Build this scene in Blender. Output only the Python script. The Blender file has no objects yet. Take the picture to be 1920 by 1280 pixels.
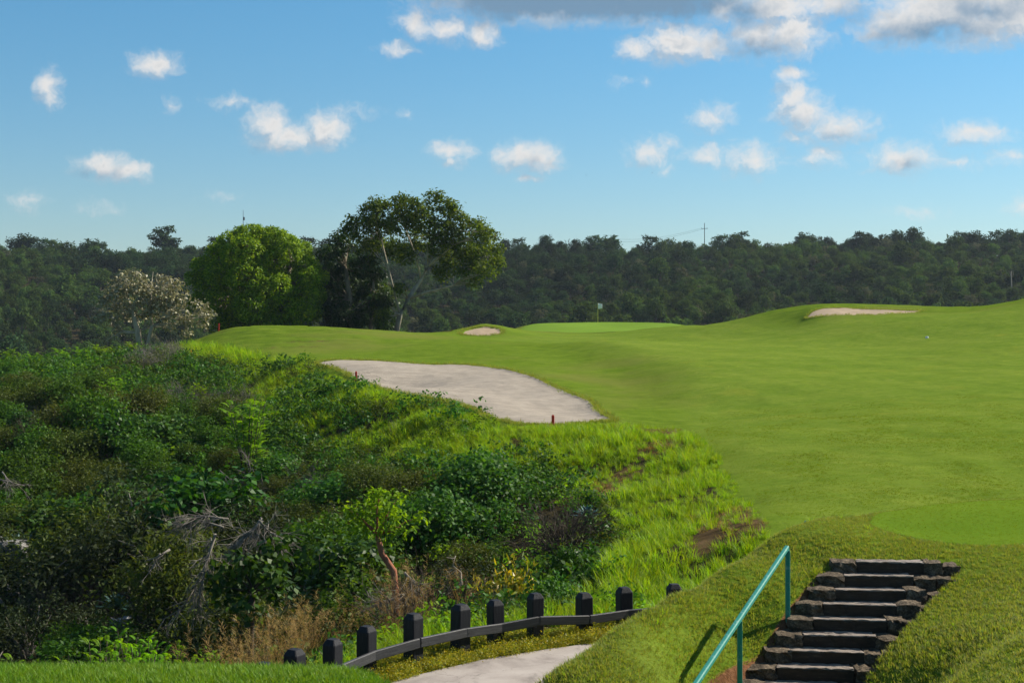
import bpy, math, random
import numpy as np
from mathutils import Vector

random.seed(7)
RNG = np.random.default_rng(7)
F = 2637.0            # focal length in photo pixels (1920 wide)
HZ = 590.0            # photo row of eye level
scene = bpy.context.scene

# ------------------------------------------------------------------ camera
cam_d = bpy.data.cameras.new('camera')
cam = bpy.data.objects.new('camera', cam_d)
scene.collection.objects.link(cam)
cam_d.sensor_width = 36.0
cam_d.lens = 36.0 * F / 1920.0
cam_d.shift_y = (HZ - 640.0) / 1920.0
cam_d.clip_start = 0.1
cam_d.clip_end = 6000.0
cam.location = (0, 0, 0)
cam.rotation_euler = (math.radians(90), 0, 0)
scene.camera = cam

# ------------------------------------------------------------------ sun, exposure
SUN_AZ = math.radians(63.0)     # clockwise from the view direction (+Y)
SUN_EL = math.radians(38.0)
sd = Vector((math.sin(SUN_AZ) * math.cos(SUN_EL), math.cos(SUN_AZ) * math.cos(SUN_EL), math.sin(SUN_EL)))
sun_d = bpy.data.lights.new('sun', 'SUN')
sun_d.energy = 5.0
sun_d.angle = math.radians(0.53)
sun_d.color = (1.0, 0.92, 0.76)
sun = bpy.data.objects.new('sun', sun_d)
scene.collection.objects.link(sun)
sun.rotation_euler = (-sd).to_track_quat('-Z', 'Y').to_euler()
sun.location = sd * 60
scene.view_settings.view_transform = 'Standard'
scene.view_settings.look = 'None'
scene.view_settings.exposure = 0.74
scene.view_settings.gamma = 1.0
scene.view_settings.use_curve_mapping = False
scene.cycles.max_bounces = 6
scene.cycles.diffuse_bounces = 3
scene.cycles.transmission_bounces = 4
scene.cycles.transparent_max_bounces = 4
scene.cycles.volume_bounces = 0

# ------------------------------------------------------------------ node helper
class NT:
    def __init__(self, tree):
        self.t = tree; self.n = tree.nodes; self.l = tree.links
    def new(self, typ, **kw):
        nd = self.n.new(typ)
        for k, v in kw.items(): setattr(nd, k, v)
        return nd
    def link(self, a, b): self.l.new(a, b)
    def put(self, sock, v):
        if v is None: return
        if hasattr(v, 'is_linked') or isinstance(v, bpy.types.NodeSocket): self.l.new(v, sock)
        else: sock.default_value = v
    def math(self, op, a, b=None, c=None, clamp=False):
        nd = self.new('ShaderNodeMath', operation=op, use_clamp=clamp)
        self.put(nd.inputs[0], a); self.put(nd.inputs[1], b); self.put(nd.inputs[2], c)
        return nd.outputs[0]
    def vmath(self, op, a, b=None, c=None):
        nd = self.new('ShaderNodeVectorMath', operation=op)
        self.put(nd.inputs[0], a); self.put(nd.inputs[1], b); self.put(nd.inputs[2], c)
        return nd.outputs['Value'] if op in ('LENGTH', 'DOT_PRODUCT') else nd.outputs[0]
    def mix(self, fac, a, b, blend='MIX'):
        nd = self.new('ShaderNodeMix', data_type='RGBA', blend_type=blend)
        self.put(nd.inputs[0], fac); self.put(nd.inputs[6], a); self.put(nd.inputs[7], b)
        return nd.outputs[2]
    def smooth(self, v, lo, hi, a=0.0, b=1.0):
        nd = self.new('ShaderNodeMapRange', interpolation_type='SMOOTHSTEP')
        self.put(nd.inputs[0], v); nd.inputs[1].default_value = lo; nd.inputs[2].default_value = hi
        nd.inputs[3].default_value = a; nd.inputs[4].default_value = b
        return nd.outputs[0]
    def noise(self, vec, scale, detail=3.0, rough=0.55, dist=0.0, color=False):
        nd = self.new('ShaderNodeTexNoise')
        if vec is not None: self.put(nd.inputs['Vector'], vec)
        nd.inputs['Scale'].default_value = scale; nd.inputs['Detail'].default_value = detail
        nd.inputs['Roughness'].default_value = rough; nd.inputs['Distortion'].default_value = dist
        return nd.outputs['Color'] if color else nd.outputs[0]
    def ramp(self, fac, stops):
        nd = self.new('ShaderNodeValToRGB')
        el = nd.color_ramp.elements
        while len(el) < len(stops): el.new(0.5)
        for e, (p, c) in zip(el, stops):
            e.position = p; e.color = (*c, 1.0) if len(c) == 3 else c
        self.put(nd.inputs[0], fac)
        return nd.outputs[0]

def rgb(c): return (c[0], c[1], c[2], 1.0)

# ------------------------------------------------------------------ sky with fair-weather clouds
# cloud lumps: direction given as (column, row) of the eye-level frame, half sizes, fullness
CL = [(93,165,24,36,.9),(295,124,46,24,.9),(320,195,16,13,.42),(435,192,40,13,.5),(195,312,50,26,1),(240,322,46,20,1),
 (505,232,38,32,1),(540,258,68,28,1),(612,245,44,36,1),(50,380,30,18,.45),(660,208,46,11,.33),(745,95,40,13,.65),
 (780,45,36,27,.95),(835,57,52,22,.9),(905,60,38,24,.95),(762,215,18,9,.35),(845,283,42,22,.75),(850,305,26,13,.6),
 (985,295,62,30,.95),(1012,298,44,28,.95),(990,338,30,9,.6),(1190,90,40,20,.95),(1270,80,70,40,1.1),(1330,85,48,28,1),
 (1420,70,64,38,1),(1480,60,72,44,1),(1450,15,95,40,1.1),(1350,10,70,36,1),(1050,-6,250,48,1.7),(1200,0,170,42,1.4),
 (1560,10,80,30,.9),(1700,45,95,40,1.1),(1780,15,130,52,1.3),(1850,52,90,38,1.1),(1900,20,90,56,1.2),(1640,62,40,20,.9),
 (1490,135,27,17,.85),(1487,180,32,42,.9),(1502,210,52,34,1),(1572,240,66,32,.85),(1490,255,34,16,.55),(1540,295,38,22,.65),
 (1335,218,44,24,.65),(1220,290,44,28,.65),(1255,265,24,13,.5),(1250,322,20,11,.45),(1325,288,36,22,.75),(1410,300,54,32,.7),
 (1690,300,66,30,.85),(1790,305,38,13,.45),(1832,250,64,21,.8),(1893,295,44,13,.5),(1912,385,24,20,.5),(1160,155,17,10,.3),
 (1210,152,15,10,.32),(190,390,36,10,.25),(420,370,26,10,.22),(1720,400,40,12,.25)]
world = bpy.data.worlds.new('World'); scene.world = world; world.use_nodes = True
world.cycles.sampling_method = 'MANUAL'; world.cycles.sample_map_resolution = 256
W = NT(world.node_tree); W.n.clear()
sky = W.new('ShaderNodeTexSky', sky_type='NISHITA', sun_disc=False)
sky.sun_elevation = SUN_EL; sky.sun_rotation = SUN_AZ
sky.altitude = 60; sky.air_density = 1.0; sky.dust_density = 0.25; sky.ozone_density = 2.2
tc = W.new('ShaderNodeTexCoord')
sep = W.new('ShaderNodeSeparateXYZ'); W.link(tc.outputs['Generated'], sep.inputs[0])
az = W.math('ARCTAN2', sep.outputs[0], sep.outputs[1]); el_ = W.math('ARCSINE', sep.outputs[2])
cmb = W.new('ShaderNodeCombineXYZ'); W.put(cmb.inputs[0], az); W.put(cmb.inputs[1], el_)
base_uv = cmb.outputs[0]
def dirang(cx, cy):
    u = (cx - 960) / F; v = (HZ - cy) / F
    return math.atan2(u, 1.0), math.atan2(v, math.sqrt(1 + u * u))
def cloud_field(uv):
    wn = W.noise(uv, 62.0, 3.0, 0.55, color=True)
    wv = W.vmath('MULTIPLY', W.vmath('SUBTRACT', wn, (.5, .5, .5)), (.020, .015, 0))
    p = W.vmath('ADD', uv, wv)
    acc = None
    for cx, cy, rx, ry, w in CL:
        a, e = dirang(cx, cy); ia = F / (rx * 1.3); ie = F / (ry * 1.3)
        q = W.vmath('MULTIPLY_ADD', p, (ia, ie, 0), (-a * ia, -e * ie, 0))
        f = W.math('MULTIPLY_ADD', W.vmath('LENGTH', q), -w, w)
        acc = f if acc is None else W.math('SMOOTH_MAX', acc, f, 0.12)
    det = W.noise(p, 120.0, 7.0, 0.66)
    return W.math('MULTIPLY_ADD', W.math('SUBTRACT', det, .5), 1.1, acc)
DK = [(1050,2,270,46,1.0),(1240,8,150,42,1.0),(1385,30,60,34,.55),(1740,66,150,30,.62),(1850,22,90,34,.5),(160,333,60,20,.6),(478,278,60,20,.6),(1420,95,80,30,.55),(1480,240,50,20,.4),(990,318,70,16,.35),(1600,30,60,30,.4),(1690,320,80,14,.35),(1560,264,80,16,.35)]
def dark_field(uv):
    p = W.vmath('ADD', uv, W.vmath('MULTIPLY', W.vmath('SUBTRACT', W.noise(uv, 50.0, 4.0, 0.6, color=True), (.5, .5, .5)), (.045, .024, 0)))
    acc = None
    for cx, cy, rx, ry, w in DK:
        a, e = dirang(cx, cy); ia = F / (rx * 1.4); ie = F / (ry * 1.4)
        f = W.math('MULTIPLY_ADD', W.vmath('LENGTH', W.vmath('MULTIPLY_ADD', p, (ia, ie, 0), (-a * ia, -e * ie, 0))), -w, w)
        acc = f if acc is None else W.math('MAXIMUM', acc, f)
    return W.smooth(W.math('MULTIPLY_ADD', W.math('SUBTRACT', W.noise(uv, 60.0, 4.0, .6), .5), .5, acc), -.1, .66)
def cloud_mix(f0, f1, skyc, dark=None):
    alpha = W.math('MULTIPLY', W.smooth(f0, -.08, .92), .95)
    lit = W.smooth(W.math('SUBTRACT', f1, f0), -.22, .42)
    thick = W.smooth(f0, .75, 1.30)
    shade = W.math('MAXIMUM', W.math('MULTIPLY', lit, .55), W.math('MULTIPLY', thick, .4))
    if dark is not None: shade = W.math('MAXIMUM', shade, dark)
    return W.mix(alpha, skyc, W.mix(shade, (5.9, 5.7, 5.5, 1), (1.3, 2.15, 3.1, 1)))
hsv = W.new('ShaderNodeHueSaturation'); hsv.inputs['Saturation'].default_value = 1.08; hsv.inputs['Value'].default_value = 1.0
W.link(sky.outputs[0], hsv.inputs['Color'])
skyc = W.mix(1.0, hsv.outputs[0], W.mix(W.smooth(el_, 0.0, .26), (.54, .65, .74, 1), (0.44, 0.77, 0.85, 1)), 'MULTIPLY')
in_view = W.math('MULTIPLY', W.math('LESS_THAN', W.math('ABSOLUTE', az), .46), W.math('LESS_THAN', el_, .255))
bg_view = W.new('ShaderNodeBackground'); bg_view.inputs[1].default_value = 0.085
W.link(cloud_mix(cloud_field(base_uv), cloud_field(W.vmath('ADD', base_uv, (.0055, .0100, 0))), skyc, dark_field(base_uv)), bg_view.inputs[0])
# the same kind of cumulus goes on all round the sky
def loose_field(uv): return W.math('MULTIPLY_ADD', W.noise(W.vmath('MULTIPLY', uv, (1.0, 2.2, 1.0)), 5.5, 6.0, 0.55), 5.0, -2.8)
bg_rest = W.new('ShaderNodeBackground'); bg_rest.inputs[1].default_value = 0.085
W.link(cloud_mix(loose_field(base_uv), loose_field(W.vmath('ADD', base_uv, (.02, .03, 0))), skyc), bg_rest.inputs[0])
msh = W.new('ShaderNodeMixShader'); W.put(msh.inputs[0], in_view); W.link(bg_rest.outputs[0], msh.inputs[1]); W.link(bg_view.outputs[0], msh.inputs[2])
wo = W.new('ShaderNodeOutputWorld'); W.link(msh.outputs[0], wo.inputs[0])

# ------------------------------------------------------------------ scene helpers
def coll(): return scene.collection
def at(px, py, d): return np.array([(px - 960) / F * d, d, (HZ - py) / F * d])
def xy(px, d): return ((px - 960) / F * d, d)

def mesh_obj(name, verts, faces, mat=None, parent=None, smooth=False, link=True):
    me = bpy.data.meshes.new(name)
    if isinstance(verts, np.ndarray) and isinstance(faces, np.ndarray):
        nv, nf, k = len(verts), len(faces), faces.shape[1]
        me.vertices.add(nv); me.vertices.foreach_set('co', verts.astype(np.float32).ravel())
        me.loops.add(nf * k); me.loops.foreach_set('vertex_index', faces.astype(np.int32).ravel())
        me.polygons.add(nf); me.polygons.foreach_set('loop_start', np.arange(0, nf * k, k, dtype=np.int32))
        me.update(calc_edges=True)
    else:
        me.from_pydata([tuple(v) for v in verts], [], [tuple(f) for f in faces]); me.update()
    if smooth: me.polygons.foreach_set('use_smooth', np.ones(len(me.polygons), dtype=bool))
    if mat: me.materials.append(mat)
    o = bpy.data.objects.new(name, me)
    if link: coll().objects.link(o)
    if parent: o.parent = parent
    return o

def tag(o, label=None, cat=None, group=None, kind=None):
    if label: o['label'] = label
    if cat: o['category'] = cat
    if group: o['group'] = group
    if kind: o['kind'] = kind
    return o

def empty(name, loc, label, cat, group=None, rz=0.0, s=1.0):
    o = bpy.data.objects.new(name, None); coll().objects.link(o)
    o.empty_display_size = .2
    o.location = loc; o.rotation_euler = (0, 0, rz); o.scale = (s, s, s) if not hasattr(s, '__len__') else s
    return tag(o, label, cat, group)

def copy_thing(src, loc, rz, s, label, group, tilt=(0, 0)):
    r = src.copy(); coll().objects.link(r)
    r.location = loc; r.rotation_euler = (tilt[0], tilt[1], rz); r.scale = (s, s, s) if not hasattr(s, '__len__') else s
    r['label'] = label; r['group'] = group
    for ch in src.children:
        c = ch.copy(); coll().objects.link(c); c.parent = r
    return r

class MB:
    """collects polygons for one mesh"""
    def __init__(self): self.v = []; self.f = []
    def add(self, vs, fs):
        o = len(self.v); self.v += [tuple(map(float, p)) for p in vs]; self.f += [tuple(i + o for i in f) for f in fs]
    def tube(self, pts, rad, n=7, cap=True):
        pts = [np.array(p, float) for p in pts]
        rings = []
        for i, p in enumerate(pts):
            t = pts[min(i + 1, len(pts) - 1)] - pts[max(i - 1, 0)]
            t = t / (np.linalg.norm(t) + 1e-9)
            a = np.cross(t, [0, 0, 1.0] if abs(t[2]) < .9 else [1.0, 0, 0]); a /= np.linalg.norm(a) + 1e-9
            b = np.cross(t, a)
            r = rad[i] if hasattr(rad, '__len__') else rad
            rings.append([p + r * (math.cos(2 * math.pi * k / n) * a + math.sin(2 * math.pi * k / n) * b) for k in range(n)])
        vs = [q for r in rings for q in r]; fs = []
        for i in range(len(pts) - 1):
            for k in range(n):
                fs.append((i * n + k, i * n + (k + 1) % n, (i + 1) * n + (k + 1) % n, (i + 1) * n + k))
        if cap: fs += [tuple(range(n))[::-1], tuple(range((len(pts) - 1) * n, len(pts) * n))]
        self.add(vs, fs)
    def box(self, c, size, ch=0.0):
        x, y, z = [s / 2 for s in size]; c = np.array(c, float)
        if ch <= 0:
            vs = [c + np.array(p) for p in [(-x,-y,-z),(x,-y,-z),(x,y,-z),(-x,y,-z),(-x,-y,z),(x,-y,z),(x,y,z),(-x,y,z)]]
            self.add(vs, [(0,3,2,1),(4,5,6,7),(0,1,5,4),(1,2,6,5),(2,3,7,6),(3,0,4,7)]); return
        # chamfered box: each corner becomes three vertices
        vs = []; idx = {}
        for sx in (-1, 1):
            for sy in (-1, 1):
                for sz in (-1, 1):
                    for ax in range(3):
                        p = [sx * (x - ch), sy * (y - ch), sz * (z - ch)]
                        p[ax] = (sx, sy, sz)[ax] * (x, y, z)[ax]
                        idx[(sx, sy, sz, ax)] = len(vs); vs.append(c + np.array(p))
        fs = []
        for ax in range(3):
            u, w = (ax + 1) % 3, (ax + 2) % 3
            for s in (-1, 1):
                q = []
                for a, b in ((-1, -1), (1, -1), (1, 1), (-1, 1)):
                    k = [0, 0, 0]; k[ax] = s; k[u] = a; k[w] = b; q.append(idx[(*k, ax)])
                fs.append(tuple(q if s > 0 else q[::-1]))
            for a in (-1, 1):
                for b in (-1, 1):
                    k0 = [0, 0, 0]; k0[u] = a; k0[w] = b; k1 = list(k0); k0[ax] = -1; k1[ax] = 1
                    fs.append((idx[(*k0, u)], idx[(*k1, u)], idx[(*k1, w)], idx[(*k0, w)]))
        for sx in (-1, 1):
            for sy in (-1, 1):
                for sz in (-1, 1): fs.append(tuple(idx[(sx, sy, sz, a)] for a in range(3)))
        self.add(vs, fs)
    def build(self, name, mat, parent=None, smooth=False, link=True):
        return mesh_obj(name, self.v, self.f, mat, parent, smooth, link)

def vnoise(x, y, seed=0):
    """smooth 2-D value noise, -1..1"""
    x = np.asarray(x, float); y = np.asarray(y, float)
    xi = np.floor(x).astype(np.int64); yi = np.floor(y).astype(np.int64)
    fx = x - xi; fy = y - yi
    fx = fx * fx * (3 - 2 * fx); fy = fy * fy * (3 - 2 * fy)
    def h(a, b):
        n = (a * 374761393 + b * 668265263 + seed * 1442695041) & 0xffffffff
        n = ((n ^ (n >> 13)) * 1274126177) & 0xffffffff
        return ((n ^ (n >> 16)) & 0xffff) / 32767.5 - 1.0
    return (h(xi, yi) * (1 - fx) + h(xi + 1, yi) * fx) * (1 - fy) + (h(xi, yi + 1) * (1 - fx) + h(xi + 1, yi + 1) * fx) * fy
def fbm(x, y, seed=0, oct=4):
    s = 0; a = 1.0; t = 0
    for k in range(oct):
        s = s + a * vnoise(x * 2 ** k, y * 2 ** k, seed + k * 17); t += a; a *= .5
    return s / t
def sstep(a, b, v):
    t = np.clip((np.asarray(v, float) - a) / (b - a), 0, 1); return t * t * (3 - 2 * t)

def seg_dist(X, Y, pts, closed=False):
    best = np.full(np.shape(X), 1e9)
    n = len(pts)
    for i in range(n if closed else n - 1):
        ax, ay = pts[i]; bx, by = pts[(i + 1) % n]
        dx, dy = bx - ax, by - ay
        t = np.clip(((X - ax) * dx + (Y - ay) * dy) / (dx * dx + dy * dy + 1e-12), 0, 1)
        best = np.minimum(best, np.hypot(X - ax - t * dx, Y - ay - t * dy))
    return best
def inside(X, Y, pts):
    r = np.zeros(np.shape(X), bool); n = len(pts); j = n - 1
    for i in range(n):
        xi, yi = pts[i]; xj, yj = pts[j]
        c = ((yi > Y) != (yj > Y)) & (X < (xj - xi) * (Y - yi) / (yj - yi + 1e-12) + xi)
        r ^= c; j = i
    return r
def sdist(X, Y, pts):
    """signed distance, positive inside"""
    d = seg_dist(X, Y, pts, True); return np.where(inside(X, Y, pts), d, -d)
def spline(pts, n=6, closed=True):
    P = [np.array(p, float) for p in pts]; m = len(P); out = []
    for i in range(m if closed else m - 1):
        p0 = P[(i - 1) % m] if closed or i > 0 else P[0]; p1 = P[i]; p2 = P[(i + 1) % m]
        p3 = P[(i + 2) % m] if closed or i + 2 < m else P[-1]
        for k in range(n):
            t = k / n
            out.append(.5 * ((2 * p1) + (p2 - p0) * t + (2 * p0 - 5 * p1 + 4 * p2 - p3) * t * t + (3 * p1 - p0 - 3 * p2 + p3) * t ** 3))
    if not closed: out.append(P[-1])
    return [tuple(p) for p in out]

# ------------------------------------------------------------------ terrain heights
# surveyed points: (column, row, distance) seen in the photograph
SEEN = [  # lawn the camera stands on
 (-100,1256,6.6),(0,1257,6.6),(200,1256,6.6),(400,1255,6.6),(600,1259,6.6),(690,1266,6.6),
 # grassy mound beside the stairs, tee terrace
 (1015,1282,15.4),(1100,1228,16.0),(1180,1170,17.0),(1230,1142,17.9),(1280,1112,18.8),(1370,1062,20.2),(1460,1000,21.6),(1540,972,22.6),
 (1100,1285,15.1),(1200,1285,15.4),(1200,1225,16.2),(1300,1285,17.0),(1300,1200,17.9),(1390,1200,18.6),(1375,1250,17.7),(1470,1150,19.05),(1400,1100,19.5),(1500,1050,20.6),
 (1560,1040,20.6),(1640,985,22.5),(1640,962,23.6),(1700,1035,20.6),(1760,985,22.6),(1900,1032,20.6),(1900,985,22.6),(1900,941,25.5),(1760,948,24.8),(2100,1032,20.6),(2100,945,25.5),
 (1800,1100,19.4),(1900,1100,19.0),(1750,1150,18.5),(1850,1160,17.6),(1700,1255,16.9),(1780,1240,16.6),(1850,1240,15.0),(1920,1195,15.2),(2050,1180,15.5),
 # fairway
 (1900,935,36),(2200,935,36),(1650,960,34),(1500,900,40),(1700,880,41),(1900,800,50),(2200,800,50),(1650,780,55),(1400,750,65),(1600,700,75),(1300,800,57),(1900,700,70),
 (1200,700,79),(1290,700,78),(1250,640,105),(1350,650,98),(1500,650,93),(1700,640,92),(1900,640,86),(2200,640,86),(1100,650,98),(1130,672,89),(1180,690,83),(1210,720,75),(1240,760,65),
 (1000,640,108),(1400,603,118),(1300,610,126),(1500,603,108),(1700,600,100),
 # mound with a bunker, far right
 (1600,592,106),(1520,589,108),(1700,588,106),(1600,583,109),(1520,581,110),(1690,584,108.5),(1600,570,113),(1520,571,113),(1450,582,113),(1700,572,114),(1850,573,113),(1800,584,106),
 (1900,566,108),(1960,550,108),(2200,545,108),(1920,590,98),
 # green and its small bunker
 (900,630,119),(865,628,119),(940,628,119.5),(900,616,122.5),(870,618,122),(935,616,122.5),(905,607,126),(860,618,125),(950,614,126),(990,625,124),(1050,627,126),(1130,625,130),(1250,618,132),
 (980,611,148),(1050,609,155),(1130,608,160),(1200,608,158),(1280,609,150),(1130,613,148),
 # hump before the trees
 (360,640,112),(410,622,114),(480,616,116),(560,614,117),(640,616,117),(700,619,117),(780,624,116),(840,628,117),(450,640,106),(560,640,105),(650,640,105),(740,640,105),(820,645,102),
 (420,662,100),(500,665,97),(600,668,94),(700,668,94),(800,668,93),(900,672,90),(1000,685,86),
 (350,668,101),(320,668,104),
 # waste bunker outline
 (590,681,85),(700,675,90),(792,682,87),(875,684,85),(950,692,81),(1012,709,76),(1062,730,70),(1108,750,65.5),(1125,771,62),(1152,787,59),
 (1117,791,58),(1037,797,57),(979,796,57.3),(921,784,59),(892,769,61.5),(854,755,64),(792,742,67),(733,732,70),(683,719,74),(658,702,78.5),(637,692,82),
 (1050,770,63),(960,740,69),(850,715,76),
 # grassy bank
 (1300,900,43),(1350,950,37.5),(1300,1000,33.5),(1400,985,32),(1250,1080,30),(1200,850,49),(1200,950,40)]
SEEN_Z = [  # hidden ground: (column, distance, height)
 (-100,5,-1.66),(300,5,-1.66),(700,5,-1.68),(1100,5,-1.75),(1600,5,-1.8),(2300,5,-1.8),
 (850,6.6,-2.0),(1100,7,-2.4),(1500,8,-2.75),(1900,8,-2.5),(2300,8,-2.4),(1100,11,-3.5),(1500,12.5,-4.1),(1900,12,-3.4),(2300,12,-3.2),
 (-200,9,-3.0),(350,9,-2.9),(650,9,-3.0),(350,12,-4.6),(700,13,-4.3),(-200,13,-5.5),(900,15.5,-5.3),(700,17.5,-5.5),(1650,16.2,-4.75),(1480,15.4,-4.7),
 (1000,14,-4.2),(1100,13.6,-3.95),(1200,14,-3.9),(1350,14.5,-4.1),(1015,17.5,-5.2),(1100,18.5,-5.0),(1180,19.6,-4.75),(1280,21.4,-4.7),(1370,22.8,-4.5),(1460,24.2,-4.4),(930,17,-5.4),
 (300,19,-6.3),(0,18,-7.2),(450,23,-6.5),(300,28,-9.4),(0,30,-11.5),(-300,30,-12),
 (1263,25.8,-5.55),(1171,26.3,-5.6),(1400,27,-5.5),(1550,29.5,-5.2),(1900,31,-4.9),(2200,31,-4.9),(1171,24.6,-5.5),(1003,23.7,-5.5),(862,22.8,-5.5),(774,22.1,-5.5),(687,21.4,-5.5),(560,19.9,-5.5),
 (1100,28,-5.85),(700,25.5,-6.1),(900,27,-5.95),
 (0,92,-4.4),(-400,92,-5),(0,75,-7.0),(-400,75,-8),(0,55,-10.6),(-400,55,-11),(0,42,-12),(-400,42,-12.5),
 (300,90,-4.7),(300,72,-6.7),(300,58,-9.0),(300,42,-10.6),(600,78,-4.3),(600,66,-5.9),(600,52,-7.8),(600,40,-8.8),(600,32,-8.4),
 (900,54,-5.2),(900,46,-6.2),(900,37,-7.6),(900,31.5,-7.1),(1120,48,-5.5),(1120,40,-5.9),(1120,31,-5.7),(160,101,-4.0),(-100,101,-4.2),(-500,101,-4.6),
 (750,76,-4.0),(750,62,-5.4),(480,86,-4.0),
 # far sides of the crests
 (500,126,-2.6),(700,128,-2.8),(800,130,-2.8),(250,118,-5.0),(0,115,-6.5),(-500,115,-7),(905,133,-2.0),(1600,124,-.8),(1850,124,-.4),(2200,124,1.0),(1450,124,-1.2),(1130,172,-2.5),(1350,140,-3.0),
 (500,150,-8),(800,155,-8),(100,145,-12),(-500,145,-14),(1130,195,-9),(1600,160,-8),(2200,160,-8)]
_cp = []
for c, r, d in SEEN: _cp.append((c, d, (HZ - r) / F * d))
_cp += SEEN_Z
for c in range(-900, 3001, 500):
    _cp.append((c, 230, -20.0)); _cp.append((c, 300, -20.0))
_cp = np.array(_cp, float)
def _uv(c, d): return np.stack([c / 300.0, 8.0 * np.log(d)], -1)
def _k(r2): return np.where(r2 > 1e-12, .5 * r2 * np.log(r2 + 1e-12), 0.0)
_P = _uv(_cp[:, 0], _cp[:, 1]); _n = len(_P)
_D2 = ((_P[:, None] - _P[None]) ** 2).sum(-1)
_A = np.zeros((_n + 3, _n + 3)); _A[:_n, :_n] = _k(_D2) + np.eye(_n) * .004
_A[:_n, _n] = 1; _A[:_n, _n + 1:] = _P; _A[_n, :_n] = 1; _A[_n + 1:, :_n] = _P.T
_b = np.zeros(_n + 3); _b[:_n] = _cp[:, 2]
_w = np.linalg.solve(_A, _b)

def hill(X, Y):
    col = 960 + F * X / np.maximum(Y, 60)
    ridge_row = np.interp(col, [-2500,-400,0,90,180,300,420,640,900,1090,1175,1260,1500,1700,1920,2600,4500],
                               [484,488,490,494,498,496,492,490,489,487,496,488,484,481,476,470,484])
    ridge = (HZ - ridge_row) / F * 520
    up = sstep(225, 540, Y)
    z = -21 + (ridge + 21) * (up * .55 + .45 * np.clip((Y - 235) / 290, 0, 1))
    z = z + fbm(X / 55, Y / 55, 5) * 3.0 * sstep(230, 300, Y) * (1 - sstep(440, 520, Y))
    z = z - sstep(545, 900, Y) * (ridge + 6)
    return z
STAIR0 = np.array([0., 0., 0.])
PATH_EDGE = [(-3.9,12.5),(-3.9,16.3),(-3.02,19.5),(-1.62,21.3),(-.87,22.1),(0,22.8),(1.62,23.72),(2.75,24.2),(3.7,24.9),(4.6,26.2),(5.8,28.2),(8.2,30.2),(12.5,31.4),(20,32)]
_pe = np.array(spline(PATH_EDGE, 5, False)); _pt = np.gradient(_pe, axis=0); _pt /= np.linalg.norm(_pt, axis=1)[:, None]
PATH_C = [tuple(p) for p in _pe + .95 * np.stack([_pt[:, 1], -_pt[:, 0]], 1)]
PATH_Z = -5.52
def H0(X, Y):
    X = np.asarray(X, float); Y = np.asarray(Y, float); shp = X.shape
    X = X.ravel(); Y = Y.ravel()
    d = np.clip(Y, 5.0, 300.0); c = np.clip(960 + F * X / d, -900, 2900)
    out = np.empty_like(X)
    for i in range(0, len(X), 20000):
        q = _uv(c[i:i + 20000], d[i:i + 20000])
        r2 = ((q[:, None] - _P[None]) ** 2).sum(-1)
        out[i:i + 20000] = _k(r2) @ _w[:_n] + _w[_n] + q @ _w[_n + 1:]
    t = sstep(195, 250, Y)
    out = out * (1 - t) + hill(X, Y) * t
    # the cart path is cut level
    near = (Y > 8) & (Y < 30)
    if near.any():
        dd = seg_dist(X[near], Y[near], PATH_C)
        w = 1 - sstep(.95, 1.6, dd)
        o = out[near]; out[near] = o * (1 - w) + PATH_Z * w
    return out.reshape(shp)

# staircase: front edge centre of each step, going up
N_STEP = 10; RISE = .14; RUN = .30; SHIFT = .215
def step_pos(i):   # i = 0 is the top step
    return np.array([(1669 - 960) / F * 20.0 - SHIFT * i, 20.0 - RUN * i, (HZ - 1055) / F * 20.0 - RISE * i])
ST_ROT = math.radians(-6)

def P_(lst): return [xy(c, d) for c, d in lst]
BUNKER = P_([(590,85),(640,88),(700,90),(792,87),(875,85),(950,81),(1012,76),(1062,70),(1108,65.5),(1127,62),(1152,59),(1117,58),(1037,57),(979,57.3),(921,59),(892,61.5),(854,64),(792,67),(733,70),(683,74),(658,78.5),(630,82.5)])
BUNKER2 = P_([(861,120.2),(876,122.6),(900,123.6),(928,123.4),(944,121.6),(935,119.8),(900,119.2),(872,119.3)])
BUNKER3 = P_([(1512,107.8),(1530,109.6),(1575,110.2),(1620,110.1),(1660,109.7),(1700,109.2),(1728,108.1),(1700,106.5),(1640,106.5),(1580,106.8),(1535,107.0)])
GREEN = P_([(975,138),(1000,150),(1060,157),(1130,161),(1210,159),(1275,150),(1290,143),(1240,137),(1150,133),(1050,132)])
TEE = P_([(1628,22.4),(1650,23.6),(1720,24.5),(1820,25.0),(1960,25.4),(2150,25.6),(2350,25.2),(2360,21.0),(2150,20.9),(1900,20.95),(1780,21.1),(1690,21.5)])
SHEETS = [(spline(BUNKER, 5), .16), (spline(BUNKER2, 5), .16), (spline(BUNKER3, 5), .10), (spline(GREEN, 5), .05), (spline(TEE, 5), .05)]
WILD = P_([(-1500,118),(-400,112),(0,108),(160,108),(330,106),(345,100),(430,95),(520,91),(585,84.5),(640,79),(672,74),(725,69.5),(785,66.3),(850,63),(890,60.3),(925,57.8),(985,56.3),(1040,56.2),(1150,57.2),(1270,56.5),(1310,52),(1350,46),(1390,39),(1430,33),(1462,30.5),(1500,28.5),(1420,26.6),(1263,25.6),(1171,25.2),(1003,24.3),(862,23.4),(774,22.6),(687,21.9),(554,20.4),(450,18.5),(330,12.5),(0,12),(-1500,12)])
TALL = P_([(985,56.5),(1150,57.4),(1270,56.7),(1350,46.2),(1462,30.6),(1510,28.4),(1420,26.8),(1263,25.8),(1160,25.6),(1090,28),(1120,31),(1170,36),(1130,42),(1050,49),(960,54)])

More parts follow.
